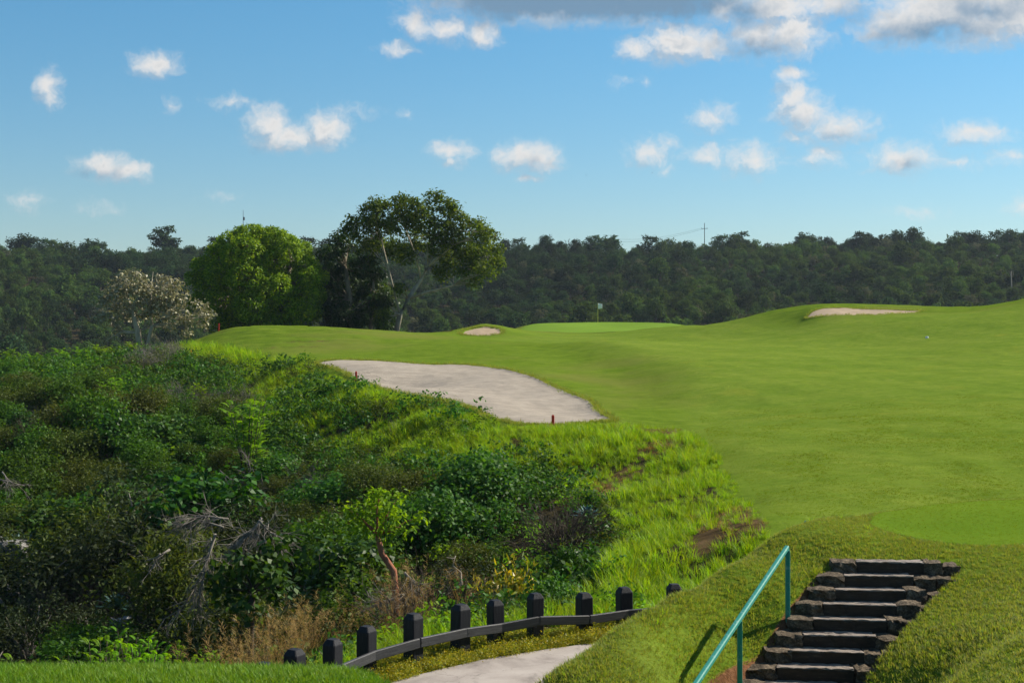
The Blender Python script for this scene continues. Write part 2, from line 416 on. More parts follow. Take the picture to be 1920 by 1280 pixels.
EDGE = spline(P_([(1020,107),(1060,102),(1110,95.5),(1160,90),(1205,83.5),(1245,76),(1268,68),(1272,60)]), 4, False)
def H(X, Y, stairs=True, sheets=True):
    X = np.asarray(X, float); Y = np.asarray(Y, float)
    z = H0(X, Y)
    # small unevenness of the turf
    amp = np.where(Y < 30, .018, .05)
    z = z + amp * fbm(X / .9, Y / .9, 3, 3) * (Y < 130) + .05 * fbm(X / 6, Y / 9, 9, 2) * sstep(25, 45, Y) * (Y < 175)
    # worn terraces on the hump before the trees
    col = 960 + F * X / np.maximum(Y, 5)
    tw = sstep(350, 430, col) * (1 - sstep(640, 720, col)) * sstep(98, 102, Y) * (1 - sstep(112, 115, Y))
    z = z + tw * .34 * np.abs(((Y + .8 * fbm(X / 5, Y / 5, 21, 2)) / 2.4) % 1.0 - .3)
    # bank where the fairway drops to the bunker hollow
    m = (Y > 55) & (Y < 115) & (col > 700) & (col < 2300)
    if m.any():
        dist = seg_dist(X[m], Y[m], EDGE); poly = EDGE + [xy(1400, 50), xy(2600, 50), xy(2600, 125), xy(1010, 125)]
        sg = np.where(inside(X[m], Y[m], poly), dist, -dist)
        en = sstep(62, 70, Y[m]) * (1 - sstep(99, 105, Y[m]))
        z = z.copy(); z[m] += en * (.42 * sstep(-2.4, 2.4, sg) * (1 - sstep(3, 17, sg)) - .10 * np.exp(-((sg + 3.5) / 2.4) ** 2))
    if stairs:
        m = (Y > 14) & (Y < 23) & (X > 1) & (X < 9)
        if m.any():
            xs, ys, zz = X[m], Y[m], z[m]
            i = (20.0 - ys) / RUN
            cx = step_pos(0)[0] - SHIFT * i
            sz = step_pos(0)[2] - RISE * i
            lat = (xs - cx)
            w = (1 - sstep(.82, 1.02, np.abs(lat - .02))) * (1 - sstep(20.1, 20.22, ys)) * sstep(16.2, 16.9, ys)
            # bare soil gutter on the left side
            g = np.exp(-((lat + 1.0) / .14) ** 2) * (1 - sstep(19.4, 20.1, ys)) * sstep(16.2, 16.9, ys)
            zz = zz * (1 - w) + np.minimum(zz, sz - .20) * w - .05 * g
            z = z.copy(); z[m] = zz
    if sheets:
        for poly, dep in SHEETS:
            a = np.array(poly); lo = a.min(0) - 1; hi = a.max(0) + 1
            m = (X > lo[0]) & (X < hi[0]) & (Y > lo[1]) & (Y < hi[1])
            if m.any():
                s = sdist(X[m], Y[m], poly)
                z = z.copy(); z[m] -= dep * 1.6 * sstep(.02, .5 if dep > .07 else .15, s)
    return z
def ground_hit(c, row, d0=12.0, d1=140.0):
    d = np.exp(np.linspace(math.log(d0), math.log(d1), 500)); x = (c - 960) / F * d
    k = np.argmax(H(x, d) >= (HZ - row) / F * d)
    return float(d[k]) if k else d1
def hz(x, y): return float(H(np.array([x]), np.array([y]))[0])

# ------------------------------------------------------------------ materials
def new_mat(name):
    m = bpy.data.materials.new(name); m.use_nodes = True
    nt = NT(m.node_tree); nt.n.clear()
    out = nt.new('ShaderNodeOutputMaterial')
    return m, nt, out
def principled(nt, out, color, rough=.6, spec=.3, bump=None, bstr=.3, bdist=.02):
    p = nt.new('ShaderNodeBsdfPrincipled')
    nt.put(p.inputs['Base Color'], color); nt.put(p.inputs['Roughness'], rough)
    p.inputs['Specular IOR Level'].default_value = spec
    if bump is not None:
        b = nt.new('ShaderNodeBump'); b.inputs['Strength'].default_value = bstr; b.inputs['Distance'].default_value = bdist
        nt.put(b.inputs['Height'], bump); nt.link(b.outputs[0], p.inputs['Normal'])
    nt.link(p.outputs[0], out.inputs[0]); return p

def leaf_mat(name, cols, trans=.38, rough=.5, spec=.25, tcol=None, vary=.35):
    """leaves: every leaf its own tint, light passes through"""
    m, nt, out = new_mat(name)
    g = nt.new('ShaderNodeNewGeometry'); oi = nt.new('ShaderNodeObjectInfo')
    n = len(cols)
    c = nt.ramp(g.outputs['Random Per Island'], [(i / max(n - 1, 1), k) for i, k in enumerate(cols)])
    hs = nt.new('ShaderNodeHueSaturation'); nt.put(hs.inputs['Color'], c)
    nt.put(hs.inputs['Value'], nt.math('MULTIPLY_ADD', oi.outputs['Random'], vary, 1 - vary / 2))
    nt.put(hs.inputs['Hue'], nt.math('MULTIPLY_ADD', oi.outputs['Random'], .03, .485))
    p = nt.new('ShaderNodeBsdfPrincipled'); nt.link(hs.outputs[0], p.inputs['Base Color'])
    p.inputs['Roughness'].default_value = rough; p.inputs['Specular IOR Level'].default_value = spec
    t = nt.new('ShaderNodeBsdfTranslucent')
    nt.put(t.inputs[0], nt.mix(1.0, hs.outputs[0], rgb(tcol or (1.5, 1.35, .5)), 'MULTIPLY'))
    mx = nt.new('ShaderNodeMixShader'); mx.inputs[0].default_value = trans
    nt.link(p.outputs[0], mx.inputs[1]); nt.link(t.outputs[0], mx.inputs[2]); nt.link(mx.outputs[0], out.inputs[0])
    return m

def bark_mat(name, c1, c2, scale=6.0, bstr=.6):
    m, nt, out = new_mat(name)
    tc = nt.new('ShaderNodeTexCoord'); v = nt.vmath('MULTIPLY', tc.outputs['Object'], (1, 1, .35))
    n = nt.noise(v, scale, 5, .65)
    principled(nt, out, nt.ramp(n, [(.3, c1), (.7, c2)]), .85, .15, n, bstr, .03)
    return m

M = {}
M['mango'] = leaf_mat('leaves_vine_tree', [(.050,.100,.006), (.100,.180,.009), (.175,.265,.012), (.27,.35,.018)], .42, .5, .12)
M['tall'] = leaf_mat('leaves_tall_tree', [(.030,.072,.008), (.054,.115,.010), (.088,.160,.013), (.14,.20,.018)], .46, .55, .10)
M['dense'] = leaf_mat('leaves_dense_tree', [(.012,.034,.008), (.025,.060,.012), (.045,.085,.016)], .30, .5, .25)
M['silver'] = leaf_mat('leaves_silver_tree', [(.16,.15,.075), (.27,.255,.16), (.38,.36,.25), (.20,.21,.06)], .25, .5, .25, (1.1, 1.1, .7))
M['forest1'] = leaf_mat('leaves_forest_dark', [(.016,.038,.014), (.028,.055,.019), (.044,.074,.024)], .22, .8, .04, vary=.9)
M['forest2'] = leaf_mat('leaves_forest_green', [(.026,.056,.014), (.046,.085,.019), (.076,.116,.026)], .28, .8, .04, vary=.9)
M['forest3'] = leaf_mat('leaves_forest_grey', [(.060,.072,.035), (.095,.102,.055), (.125,.125,.080)], .2, .8, .04, vary=.6)
M['olive'] = leaf_mat('leaves_olive_bush', [(.034,.054,.008), (.060,.088,.011), (.098,.124,.018)], .34, .55, .12)
M['mid'] = leaf_mat('leaves_green_bush', [(.022,.064,.007), (.045,.108,.009), (.082,.160,.013)], .40, .55, .12)
M['bright'] = leaf_mat('leaves_bright_bush', [(.090,.205,.008), (.140,.280,.010), (.200,.345,.014)], .52, .55, .12)
M['glossy'] = leaf_mat('leaves_glossy_bush', [(.014,.052,.006), (.028,.085,.008), (.055,.135,.010)], .34, .5, .18)
M['vine'] = leaf_mat('leaves_vine', [(.022,.076,.011), (.042,.118,.014), (.080,.170,.018)], .40, .55, .15)
M['croton'] = leaf_mat('leaves_yellow_bush', [(.06,.13,.012), (.16,.22,.014), (.38,.34,.02), (.46,.30,.02)], .4, .4, .4)
M['shaded'] = leaf_mat('leaves_shaded_scrub', [(.014,.026,.010), (.026,.042,.014), (.044,.058,.022)], .25, .6, .1)  # dull greyish scrub; shade of the low ravine put into its leaf colour
M['agave'] = leaf_mat('leaves_agave', [(.040,.105,.085), (.060,.140,.115)], .1, .4, .4, (1, 1.1, .9))
M['twig'] = bark_mat('dry_twigs', (.10,.085,.07), (.26,.235,.20), 9)
M['darktwig'] = bark_mat('dark_twigs', (.030,.024,.018), (.075,.060,.046), 9)
M['bark'] = bark_mat('tree_bark', (.085,.070,.050), (.24,.205,.15), 3)
M['palebark'] = bark_mat('pale_bark', (.20,.17,.12), (.42,.37,.28), 3)
M['redbark'] = bark_mat('red_bark', (.16,.050,.025), (.36,.15,.09), 8, .3)
M['turf'] = leaf_mat('mown_grass', [(.098,.170,.020), (.140,.222,.026), (.192,.262,.036), (.26,.245,.08)], .44, .6, .1, vary=.25)
M['lawn'] = leaf_mat('lawn_grass', [(.075,.165,.010), (.115,.230,.014), (.165,.270,.022)], .42, .5, .2, vary=.25)
M['fairgrass'] = leaf_mat('fairway_grass', [(.095,.160,.005), (.135,.205,.006), (.180,.240,.010)], .40, .6, .1, vary=.15)
M['tallgrass'] = leaf_mat('tall_grass', [(.110,.225,.006), (.170,.310,.008), (.235,.355,.010), (.29,.34,.02)], .5, .5, .12, vary=.35)
M['drygrass'] = leaf_mat('dry_grass', [(.15,.10,.028), (.25,.165,.045), (.33,.225,.07), (.15,.17,.02)], .35, .6, .1, (1.2, 1.1, .7))
M['seed'] = leaf_mat('seed_heads', [(.24,.145,.055), (.36,.23,.09), (.42,.29,.13)], .35, .7, .05, (1.2, 1.1, .7))
M['weed'] = leaf_mat('yellow_weed', [(.11,.16,.012), (.20,.22,.015), (.34,.30,.015), (.42,.34,.02)], .35, .5, .2)

def ground_material():
    m, nt, out = new_mat('ground_turf')
    tc = nt.new('ShaderNodeTexCoord'); o = tc.outputs['Object']
    def attr(n):
        a = nt.new('ShaderNodeAttribute'); a.attribute_name = n; return a.outputs['Fac']
    n_big = nt.noise(o, .12, 3, .5); n_mid = nt.noise(o, .9, 4, .6)
    st = nt.noise(nt.vmath('MULTIPLY', o, (.5, 1.3, 1)), 1.6, 5, .7)
    fine = nt.noise(o, 14.0, 4, .75); coarse = nt.noise(nt.vmath('MULTIPLY', o, (.8, 1, 1)), 2.6, 8, .78)
    fair = nt.ramp(nt.math('MULTIPLY_ADD', coarse, .62, nt.math('MULTIPLY_ADD', n_mid, .2, nt.math('MULTIPLY', n_big, .2))),
                   [(.34, (.070,.122,.014)), (.50, (.118,.180,.021)), (.66, (.178,.224,.036))])
    # mowing bands and thin patches on the fairway
    mow = nt.smooth(nt.noise(nt.vmath('MULTIPLY', o, (.09, .55, 1)), 1.0, 2, .5), .35, .65)
    fair = nt.mix(nt.math('MULTIPLY', mow, .30), fair, (.185,.228,.034,1))
    wv = nt.new('ShaderNodeTexWave', wave_type='BANDS', bands_direction='X'); wv.inputs['Scale'].default_value = .085; wv.inputs['Distortion'].default_value = 1.2; wv.inputs['Detail'].default_value = 2; wv.inputs['Detail Scale'].default_value = .4
    rotv = nt.new('ShaderNodeMapping'); rotv.inputs['Rotation'].default_value = (0, 0, math.radians(-28)); nt.link(o, rotv.inputs[0]); nt.link(rotv.outputs[0], wv.inputs[0])
    fair = nt.mix(nt.math('MULTIPLY', nt.smooth(wv.outputs[1], .3, .7), .22), fair, (.084,.146,.015,1))
    fair = nt.mix(nt.math('MULTIPLY', nt.smooth(nt.noise(o, .33, 4, .6), .58, .78), .5), fair, (.20,.21,.028,1))
    rough = nt.ramp(nt.math('MULTIPLY_ADD', st, .6, nt.math('MULTIPLY', fine, .4)),
                    [(.28, (.040,.070,.010)), (.45, (.085,.140,.012)), (.60, (.130,.185,.020)), (.78, (.20,.20,.055))])
    rough = nt.mix(nt.smooth(n_big, .45, .75), rough, (.135,.155,.030,1))
    soil = nt.ramp(nt.math('MULTIPLY_ADD', st, .5, nt.math('MULTIPLY', n_mid, .5)), [(.3, (.022,.017,.010)), (.6, (.055,.045,.022)), (.8, (.050,.070,.018))])
    dry = nt.ramp(st, [(.3, (.045,.030,.015)), (.65, (.135,.090,.045))])
    red = nt.ramp(fine, [(.3, (.085,.038,.018)), (.7, (.23,.115,.060))])
    # ragged edges between the kinds
    jit = nt.math('MULTIPLY', nt.math('SUBTRACT', nt.noise(o, 2.2, 4, .7), .5), .8)
    def ragged(a): return nt.smooth(nt.math('ADD', a, jit), .3, .7)
    c = nt.mix(nt.smooth(attr('fair'), 0, 1), rough, fair)
    c = nt.mix(ragged(attr('wild')), c, soil)
    c = nt.mix(ragged(attr('dry')), c, dry)
    c = nt.mix(ragged(attr('red')), c, red)
    bm = nt.math('MULTIPLY_ADD', fine, .5, nt.math('MULTIPLY_ADD', coarse, .8, nt.math('MULTIPLY', st, .8)))
    principled(nt, out, c, 1.0, .0, bm, .7, .07)
    return m
M['ground'] = ground_material()

def turf_sheet(name, c1, c2, sc=9):
    m, nt, out = new_mat(name)
    tc = nt.new('ShaderNodeTexCoord'); o = tc.outputs['Object']
    n = nt.noise(o, sc, 4, .7); n2 = nt.noise(o, .5, 3, .5)
    principled(nt, out, nt.ramp(nt.math('MULTIPLY_ADD', n, .5, nt.math('MULTIPLY', n2, .5)), [(.32, c1), (.68, c2)]), 1.0, .0, n, .4, .03)
    return m
M['green'] = turf_sheet('putting_green_turf', (.115,.200,.024), (.145,.230,.034))
M['tee'] = turf_sheet('tee_turf', (.078,.146,.012), (.125,.190,.018), 14)
def sand_material(name, c1, c2):
    m, nt, out = new_mat(name)
    tc = nt.new('ShaderNodeTexCoord'); o = tc.outputs['Object']
    n = nt.noise(o, 1.2, 5, .65); n2 = nt.noise(o, 14, 3, .7)
    rake = nt.noise(nt.vmath('MULTIPLY', o, (.25, 2.2, 1)), 2.0, 4, .6, .6)
    f = nt.math('MULTIPLY_ADD', n, .45, nt.math('MULTIPLY_ADD', n2, .25, nt.math('MULTIPLY', rake, .3)))
    c = nt.ramp(f, [(.30, c1), (.62, c2)])
    c = nt.mix(nt.smooth(nt.noise(o, 6.0, 3, .8), .66, .74), c, (.13,.10,.07,1))
    principled(nt, out, c, .95, .05, nt.math('ADD', n2, rake), .6, .05)
    return m
M['sand'] = sand_material('bunker_sand', (.20,.170,.140), (.37,.320,.265))
M['pinksand'] = sand_material('pink_sand', (.28,.21,.15), (.40,.31,.22))

def concrete():
    m, nt, out = new_mat('path_concrete')
    tc = nt.new('ShaderNodeTexCoord'); o = tc.outputs['Object']
    n = nt.noise(o, 1.1, 5, .6, .4); n2 = nt.noise(o, 45, 3, .7)
    c = nt.ramp(nt.math('MULTIPLY_ADD', n, .8, nt.math('MULTIPLY', n2, .2)), [(.32, (.20,.17,.155)), (.52, (.33,.29,.265)), (.72, (.41,.365,.335))])
    st = nt.smooth(nt.noise(nt.vmath('MULTIPLY', o, (1, .45, 1)), 1.7, 6, .7, .8), .52, .70)
    c = nt.mix(nt.math('MULTIPLY', st, .55), c, (.12,.105,.095,1))
    vo = nt.new('ShaderNodeTexVoronoi', feature='DISTANCE_TO_EDGE'); vo.inputs['Scale'].default_value = .55
    nt.link(nt.vmath('ADD', o, nt.vmath('MULTIPLY', nt.noise(o, 3, 4, .6, color=True), (.5, .5, 0))), vo.inputs['Vector'])
    c = nt.mix(nt.math('MULTIPLY', nt.smooth(vo.outputs[0], .006, .0), .35), c, (.05,.04,.035,1))
    principled(nt, out, c, .9, .1, n2, .35, .008); return m
M['concrete'] = concrete()
def dark_wood(name, c1, c2, c3, axis=(1, 14, 14), rough=.55, spec=.4):
    m, nt, out = new_mat(name)
    tc = nt.new('ShaderNodeTexCoord'); v = nt.vmath('MULTIPLY', tc.outputs['Object'], axis)
    oi = nt.new('ShaderNodeObjectInfo')
    v = nt.vmath('ADD', v, nt.vmath('MULTIPLY', oi.outputs['Location'], (3.7, 5.1, 2.3)))
    n = nt.noise(v, 3.0, 6, .7); n2 = nt.noise(v, 14.0, 4, .7)
    c = nt.ramp(nt.math('MULTIPLY_ADD', n, .7, nt.math('MULTIPLY', n2, .3)), [(.3, c1), (.55, c2), (.72, c3)])
    principled(nt, out, c, rough, spec, nt.math('ADD', n, n2), .5, .012); return m
M['fence_wood'] = dark_wood('painted_fence_post', (.008,.009,.012), (.015,.016,.021), (.040,.042,.050), (9, 9, 1), .65, .2)
M['rail_wood'] = dark_wood('weathered_rail', (.020,.020,.024), (.040,.041,.047), (.085,.085,.088), (1, 12, 12))
M['riser'] = dark_wood('dark_riser_timber', (.014,.010,.007), (.038,.027,.019), (.12,.085,.058), (1.5, 12, 12), .65, .25)
M['tread'] = dark_wood('worn_sunlit_tread', (.10,.072,.055), (.29,.23,.185), (.50,.42,.35), (1.5, 22, 22), .5, .4)  # worn wood, made paler than the risers: glancing sunlight put into the colour
def stone_material(name, cols, sc=7):
    m, nt, out = new_mat(name)
    tc = nt.new('ShaderNodeTexCoord'); oi = nt.new('ShaderNodeObjectInfo')
    o = nt.vmath('ADD', tc.outputs['Object'], nt.vmath('MULTIPLY', oi.outputs['Location'], (2.1, 3.3, 1.7)))
    n = nt.noise(o, sc, 6, .7); n2 = nt.noise(o, sc * 4, 5, .75)
    vo = nt.new('ShaderNodeTexVoronoi'); vo.inputs['Scale'].default_value = sc * 2.2; nt.link(o, vo.inputs['Vector'])
    f = nt.math('MULTIPLY_ADD', n, .6, nt.math('MULTIPLY', n2, .4))
    c = nt.ramp(f, [(.30, cols[0]), (.48, cols[1]), (.60, cols[2]), (.75, cols[3])])
    principled(nt, out, c, .9, .15, nt.math('MULTIPLY_ADD', vo.outputs[0], .6, n2), .9, .03); return m
M['stone'] = stone_material('coral_stone', [(.024,.018,.012), (.085,.064,.044), (.19,.145,.10), (.40,.33,.25)], 9)
M['lime'] = stone_material('limestone', [(.04,.04,.038), (.13,.125,.12), (.26,.255,.25), (.42,.41,.40)], 5)
def plain(name, c, rough=.5, spec=.4, wear=None):
    m, nt, out = new_mat(name)
    tc = nt.new('ShaderNodeTexCoord'); n = nt.noise(tc.outputs['Object'], 18, 5, .7)
    col = nt.mix(nt.smooth(n, .52, .72), rgb(c), rgb(wear or tuple(k * .75 for k in c)))
    principled(nt, out, col, rough, spec, n, .15, .004); return m
M['teal'] = plain('teal_paint', (.020,.21,.17), .6, .25, (.16,.32,.29))
M['red'] = plain('red_paint', (.62,.045,.025), .6, .2)
M['yellowpole'] = plain('yellow_pole', (.55,.50,.05), .4, .5)
M['white'] = plain('white_cloth', (.80,.80,.80), .7, .2)
M['darkmetal'] = plain('dark_pole', (.035,.035,.04), .6, .3)
M['bird'] = plain('dark_feathers', (.015,.015,.017), .7, .2)

# ------------------------------------------------------------------ ground sheet
rows = list(np.arange(-40, 4, 2.0)) + list(np.arange(4, 14, .11)) + list(np.arange(14, 27, .065)) + list(np.arange(27, 60, .22)) + list(np.arange(60, 130, .42))
y = 130.0
while y < 3200:
    rows.append(y); y *= 1.0125
rows = np.array(rows)
tt = np.linspace(-1, 1, 381)
ext = np.array([1.03, 1.08, 1.17, 1.35, 1.7, 2.3, 3.5, 6.0, 10.0])
tt = np.concatenate([-ext[::-1], tt, ext])
GX = tt[None, :] * (5.0 + .47 * np.maximum(rows, 0))[:, None]
GY = np.repeat(rows[:, None], len(tt), 1)
GZ = H(GX, GY)
def grid_faces(nr, nc):
    a = np.arange(nr * nc).reshape(nr, nc)
    return np.stack([a[:-1, :-1].ravel(), a[:-1, 1:].ravel(), a[1:, 1:].ravel(), a[1:, :-1].ravel()], 1)
ground = mesh_obj('ground', np.stack([GX, GY, GZ], -1).reshape(-1, 3), grid_faces(*GX.shape), M['ground'], smooth=True)
tag(ground, kind='structure')
gx, gy = GX.ravel(), GY.ravel()
gcol = 960 + F * gx / np.maximum(gy, 5)
FAIR = P_([(1075,100),(1130,93),(1195,86),(1240,79),(1268,72),(1278,66),(1292,58),(1330,51),(1380,43),(1440,35),(1490,30),(1600,27.5),(2500,27.5),(2600,60),(2600,104),(1900,103),(1700,105),(1500,106.5),(1400,114),(1320,126),(1250,130),(1130,129),(1000,126),(960,120),(900,113),(1000,106)])
wide = (gy > 3) & (gy < 140)
fair = np.zeros(len(gx)); wild = np.zeros(len(gx)); dry = np.zeros(len(gx)); red = np.zeros(len(gx))
fair[wide] = sstep(-.035, .035, sdist(gx[wide], gy[wide], spline(FAIR, 3)) / np.maximum(gy[wide], 10))
wild[wide] = sstep(0, .03, sdist(gx[wide], gy[wide], WILD) / np.maximum(gy[wide], 10))
wild = np.maximum(wild, sstep(119, 124, gy) * (gcol < 850)); wild = np.maximum(wild, sstep(164, 172, gy)); wild = np.maximum(wild, sstep(128, 138, gy) * (gcol > 1300))
t_in = np.zeros(len(gx)); t_in[wide] = sstep(-.01, .02, sdist(gx[wide], gy[wide], TALL) / np.maximum(gy[wide], 10))
dry = t_in * sstep(-.05, .25, fbm(gx / 2.6, gy / 5.0, 31, 3))
tw = sstep(360, 430, gcol) * (1 - sstep(640, 720, gcol)) * sstep(98, 101, gy) * (1 - sstep(112, 115, gy))
dry = np.maximum(dry, tw * sstep(.05, .5, fbm(gx / 4, gy / 1.2, 33, 4)) * .5)
si = (20.0 - gy) / RUN; lat = gx - (step_pos(0)[0] - SHIFT * si)
red = ((lat > -1.2) & (lat < 1.0) & (gy > 16.9) & (gy < 20.1)).astype(float) * sstep(-1.12, -.95, lat) * (1 - sstep(.9, 1.0, lat))
for nm, v in (('fair', fair), ('wild', wild), ('dry', dry), ('red', red)):
    a = ground.data.attributes.new(nm, 'FLOAT', 'POINT'); a.data.foreach_set('value', v.astype(np.float32))

# ------------------------------------------------------------------ sheets laid in the ground
def poly_sheet(name, poly, mat, dz, dish=0.0, rings=14):
    pts = np.array(spline(poly, 5)); c = pts.mean(0); n = len(pts)
    vs = [c]; fs = []
    rr = np.linspace(0, 1, rings + 1)[1:]
    for r in rr: vs += list(c + (pts - c) * r)
    vs = np.array(vs)
    z = H(vs[:, 0], vs[:, 1], sheets=False) + dz
    s = np.concatenate([[0], np.repeat(rr, n)])
    z = z - dish * (1 - s ** 14) - (.5 * dish + .03) * (s > .999)
    for k in range(n): fs.append((0, 1 + k, 1 + (k + 1) % n))
    for j in range(rings - 1):
        for k in range(n):
            a = 1 + j * n; b = a + n
            fs.append((a + k, b + k, b + (k + 1) % n, a + (k + 1) % n))
    o = mesh_obj(name, np.column_stack([vs, z]), fs, mat, smooth=True)
    return tag(o, kind='structure')
poly_sheet('sand_bunker', BUNKER, M['sand'], .0, .11, 60)
poly_sheet('sand_bunker', BUNKER2, M['pinksand'], .0, .13, 30)
poly_sheet('sand_bunker', BUNKER3, M['pinksand'], .01, .05, 30)
poly_sheet('putting_green', GREEN, M['green'], .03, 0, 20)
poly_sheet('tee_box', TEE, M['tee'], .012, 0, 60)

# cart path: a slab with a rounded edge
def make_path():
    cs = np.array(spline(PATH_C[::3], 4, False)); n = len(cs)
    tan = np.gradient(cs, axis=0); tan /= np.linalg.norm(tan, axis=1)[:, None]
    nor = np.stack([-tan[:, 1], tan[:, 0]], 1)
    prof = [(-.95, -.10), (-.95, .012), (-.90, .035), (-.5, .042), (0, .05), (.5, .042), (.90, .035), (.95, .012), (.95, -.10)]
    vs = []
    for i in range(n):
        for w, h in prof:
            k = 1 + .03 * vnoise(i * .7, w * 3, 4) if abs(w) > .8 else 1
            vs.append((cs[i, 0] + nor[i, 0] * w * k, cs[i, 1] + nor[i, 1] * w * k, PATH_Z + h))
    return tag(mesh_obj('path', np.array(vs), grid_faces(n, len(prof)), M['concrete'], smooth=True), kind='structure')
make_path()
# ------------------------------------------------------------------ foliage builders
def unit(v): return v / (np.linalg.norm(v, axis=-1, keepdims=True) + 1e-9)
def rand_dirs(n): return unit(RNG.normal(size=(n, 3)))

def leaf_quads(P, D, N, L, Wd):
    """rhombic leaves: base P, along D, face normal N"""
    n = len(P); L = np.broadcast_to(L, n)[:, None]; Wd = np.broadcast_to(Wd, n)[:, None]
    S = unit(np.cross(D, N)); U = unit(np.cross(S, D))
    v = np.stack([P, P + D * L * .45 + S * Wd * .5 + U * L * .05, P + D * L - U * L * .06, P + D * L * .45 - S * Wd * .5 + U * L * .05], 1).reshape(-1, 3)
    return v, np.arange(n * 4).reshape(n, 4)

def clump_leaves(centers, radii, per, L, Wd, droop=.25, flat=.75, shell=.35, up=.5):
    """leaves through a set of round clumps, facing outwards and up"""
    C = np.repeat(centers, per, 0); R = np.repeat(radii, per)[:, None]
    d = rand_dirs(len(C)); r = shell + (1 - shell) * RNG.random((len(C), 1)) ** .5
    off = d * r * R; off[:, 2] *= flat
    P = C + off
    nrm = unit(d * .9 + np.array([0, 0, up]) + .55 * rand_dirs(len(C)))
    D = unit(np.cross(nrm, rand_dirs(len(C))) + d * .35 + np.array([0, 0, -droop]))
    l = L * RNG.uniform(.6, 1.35, len(C)); w = Wd * RNG.uniform(.7, 1.3, len(C))
    return leaf_quads(P, D, nrm, l, w)

def merge(parts):
    vs = []; fs = []; o = 0
    for v, f in parts:
        vs.append(v); fs.append(f + o); o += len(v)
    return np.concatenate(vs), np.concatenate(fs)

def crown_clumps(lobes, n_per, jitter=.9, size=.42, inner=.55):
    """small clump centres over the surface of the lobes (centre, radius)"""
    cs = []; rs = []
    for (c, r) in lobes:
        k = max(3, int(n_per * r * r))
        d = rand_dirs(k); d[:, 2] = d[:, 2] * .9 + .12
        q = np.array(c) + unit(d) * r * RNG.uniform(inner, 1.0, (k, 1)) * np.array([1, 1, .9])
        cs.append(q); rs.append(np.full(k, 1.0) * size * RNG.uniform(.7, 1.35, k))
    return np.concatenate(cs), np.concatenate(rs)

def limbs(mb, base, tips, r0, bend=.15, n=5, r1=.25):
    for t in tips:
        b = np.array(base, float); t = np.array(t, float); L = np.linalg.norm(t - b)
        pts = [b + (t - b) * k / n + (RNG.normal(size=3) * bend * L * .22 if 0 < k < n else 0) + np.array([0, 0, bend * L * math.sin(math.pi * k / n) * .5]) for k in range(n + 1)]
        mb.tube(pts, [r0 * (1 - (1 - r1) * k / n) for k in range(n + 1)], 6)

def blades(n, h, spread, lean, width, seg=3, curl=.6):
    """a tuft of grass blades as triangles and quads"""
    vs = []; fs = []
    for _ in range(n):
        a = random.uniform(0, 6.283); r = spread * math.sqrt(random.random())
        bx, by = r * math.cos(a), r * math.sin(a)
        da = a + random.uniform(-1.2, 1.2); hh = h * random.uniform(.55, 1.15); le = lean * random.uniform(.3, 1.3)
        dx, dy = math.cos(da), math.sin(da); sx, sy = -dy, dx; w = width * random.uniform(.7, 1.3)
        o = len(vs)
        for k in range(seg):
            t = k / seg; q = hh * le * t ** (1 + curl); zz = hh * (t - .35 * le * t * t)
            ww = w * (1 - t * .75) * .5
            vs += [(bx + dx * q - sx * ww, by + dy * q - sy * ww, zz), (bx + dx * q + sx * ww, by + dy * q + sy * ww, zz)]
        q = hh * le; vs.append((bx + dx * q, by + dy * q, hh * (1 - .35 * le)))
        for k in range(seg - 1): fs.append((o + 2 * k, o + 2 * k + 1, o + 2 * k + 3, o + 2 * k + 2))
        fs.append((o + 2 * seg - 2, o + 2 * seg - 1, o + 2 * seg))
    return vs, fs

PROTO_N = [0]
def scatter(name, protos, P, rz, sc, idx, label=None, tilt=.12):
    """uncountable growth: one object that repeats small tufts over its points"""
    PROTO_N[0] += 1
    pc = bpy.data.collections.new(name + '_kinds')
    for p in protos: pc.objects.link(p)
    n = len(P)
    me = bpy.data.meshes.new(name); me.vertices.add(n); me.vertices.foreach_set('co', np.asarray(P, np.float32).ravel())
    a = me.attributes.new('turn', 'FLOAT_VECTOR', 'POINT')
    rot = np.stack([RNG.normal(0, tilt, n), RNG.normal(0, tilt, n), rz], 1); a.data.foreach_set('vector', rot.astype(np.float32).ravel())
    a = me.attributes.new('size', 'FLOAT', 'POINT'); a.data.foreach_set('value', np.asarray(sc, np.float32))
    a = me.attributes.new('pick', 'INT', 'POINT'); a.data.foreach_set('value', np.asarray(idx, np.int32))
    o = bpy.data.objects.new(name, me); coll().objects.link(o)
    ng = bpy.data.node_groups.new(name, 'GeometryNodeTree')
    ng.interface.new_socket('Geometry', in_out='INPUT', socket_type='NodeSocketGeometry')
    ng.interface.new_socket('Geometry', in_out='OUTPUT', socket_type='NodeSocketGeometry')
    gi = ng.nodes.new('NodeGroupInput'); go = ng.nodes.new('NodeGroupOutput')
    ip = ng.nodes.new('GeometryNodeInstanceOnPoints'); ci = ng.nodes.new('GeometryNodeCollectionInfo')
    ci.inputs[0].default_value = pc; ci.inputs['Separate Children'].default_value = True; ci.inputs['Reset Children'].default_value = True
    def na(nm, t):
        k = ng.nodes.new('GeometryNodeInputNamedAttribute'); k.data_type = t; k.inputs[0].default_value = nm; return k.outputs[0]
    L = ng.links.new
    L(gi.outputs[0], ip.inputs['Points']); L(ci.outputs[0], ip.inputs['Instance']); ip.inputs['Pick Instance'].default_value = True
    L(na('pick', 'INT'), ip.inputs['Instance Index'])
    e2r = ng.nodes.new('FunctionNodeEulerToRotation'); L(na('turn', 'FLOAT_VECTOR'), e2r.inputs[0]); L(e2r.outputs[0], ip.inputs['Rotation'])
    L(na('size', 'FLOAT'), ip.inputs['Scale']); L(ip.outputs[0], go.inputs[0])
    md = o.modifiers.new('scatter', 'NODES'); md.node_group = ng
    return tag(o, label, None, None, 'stuff')
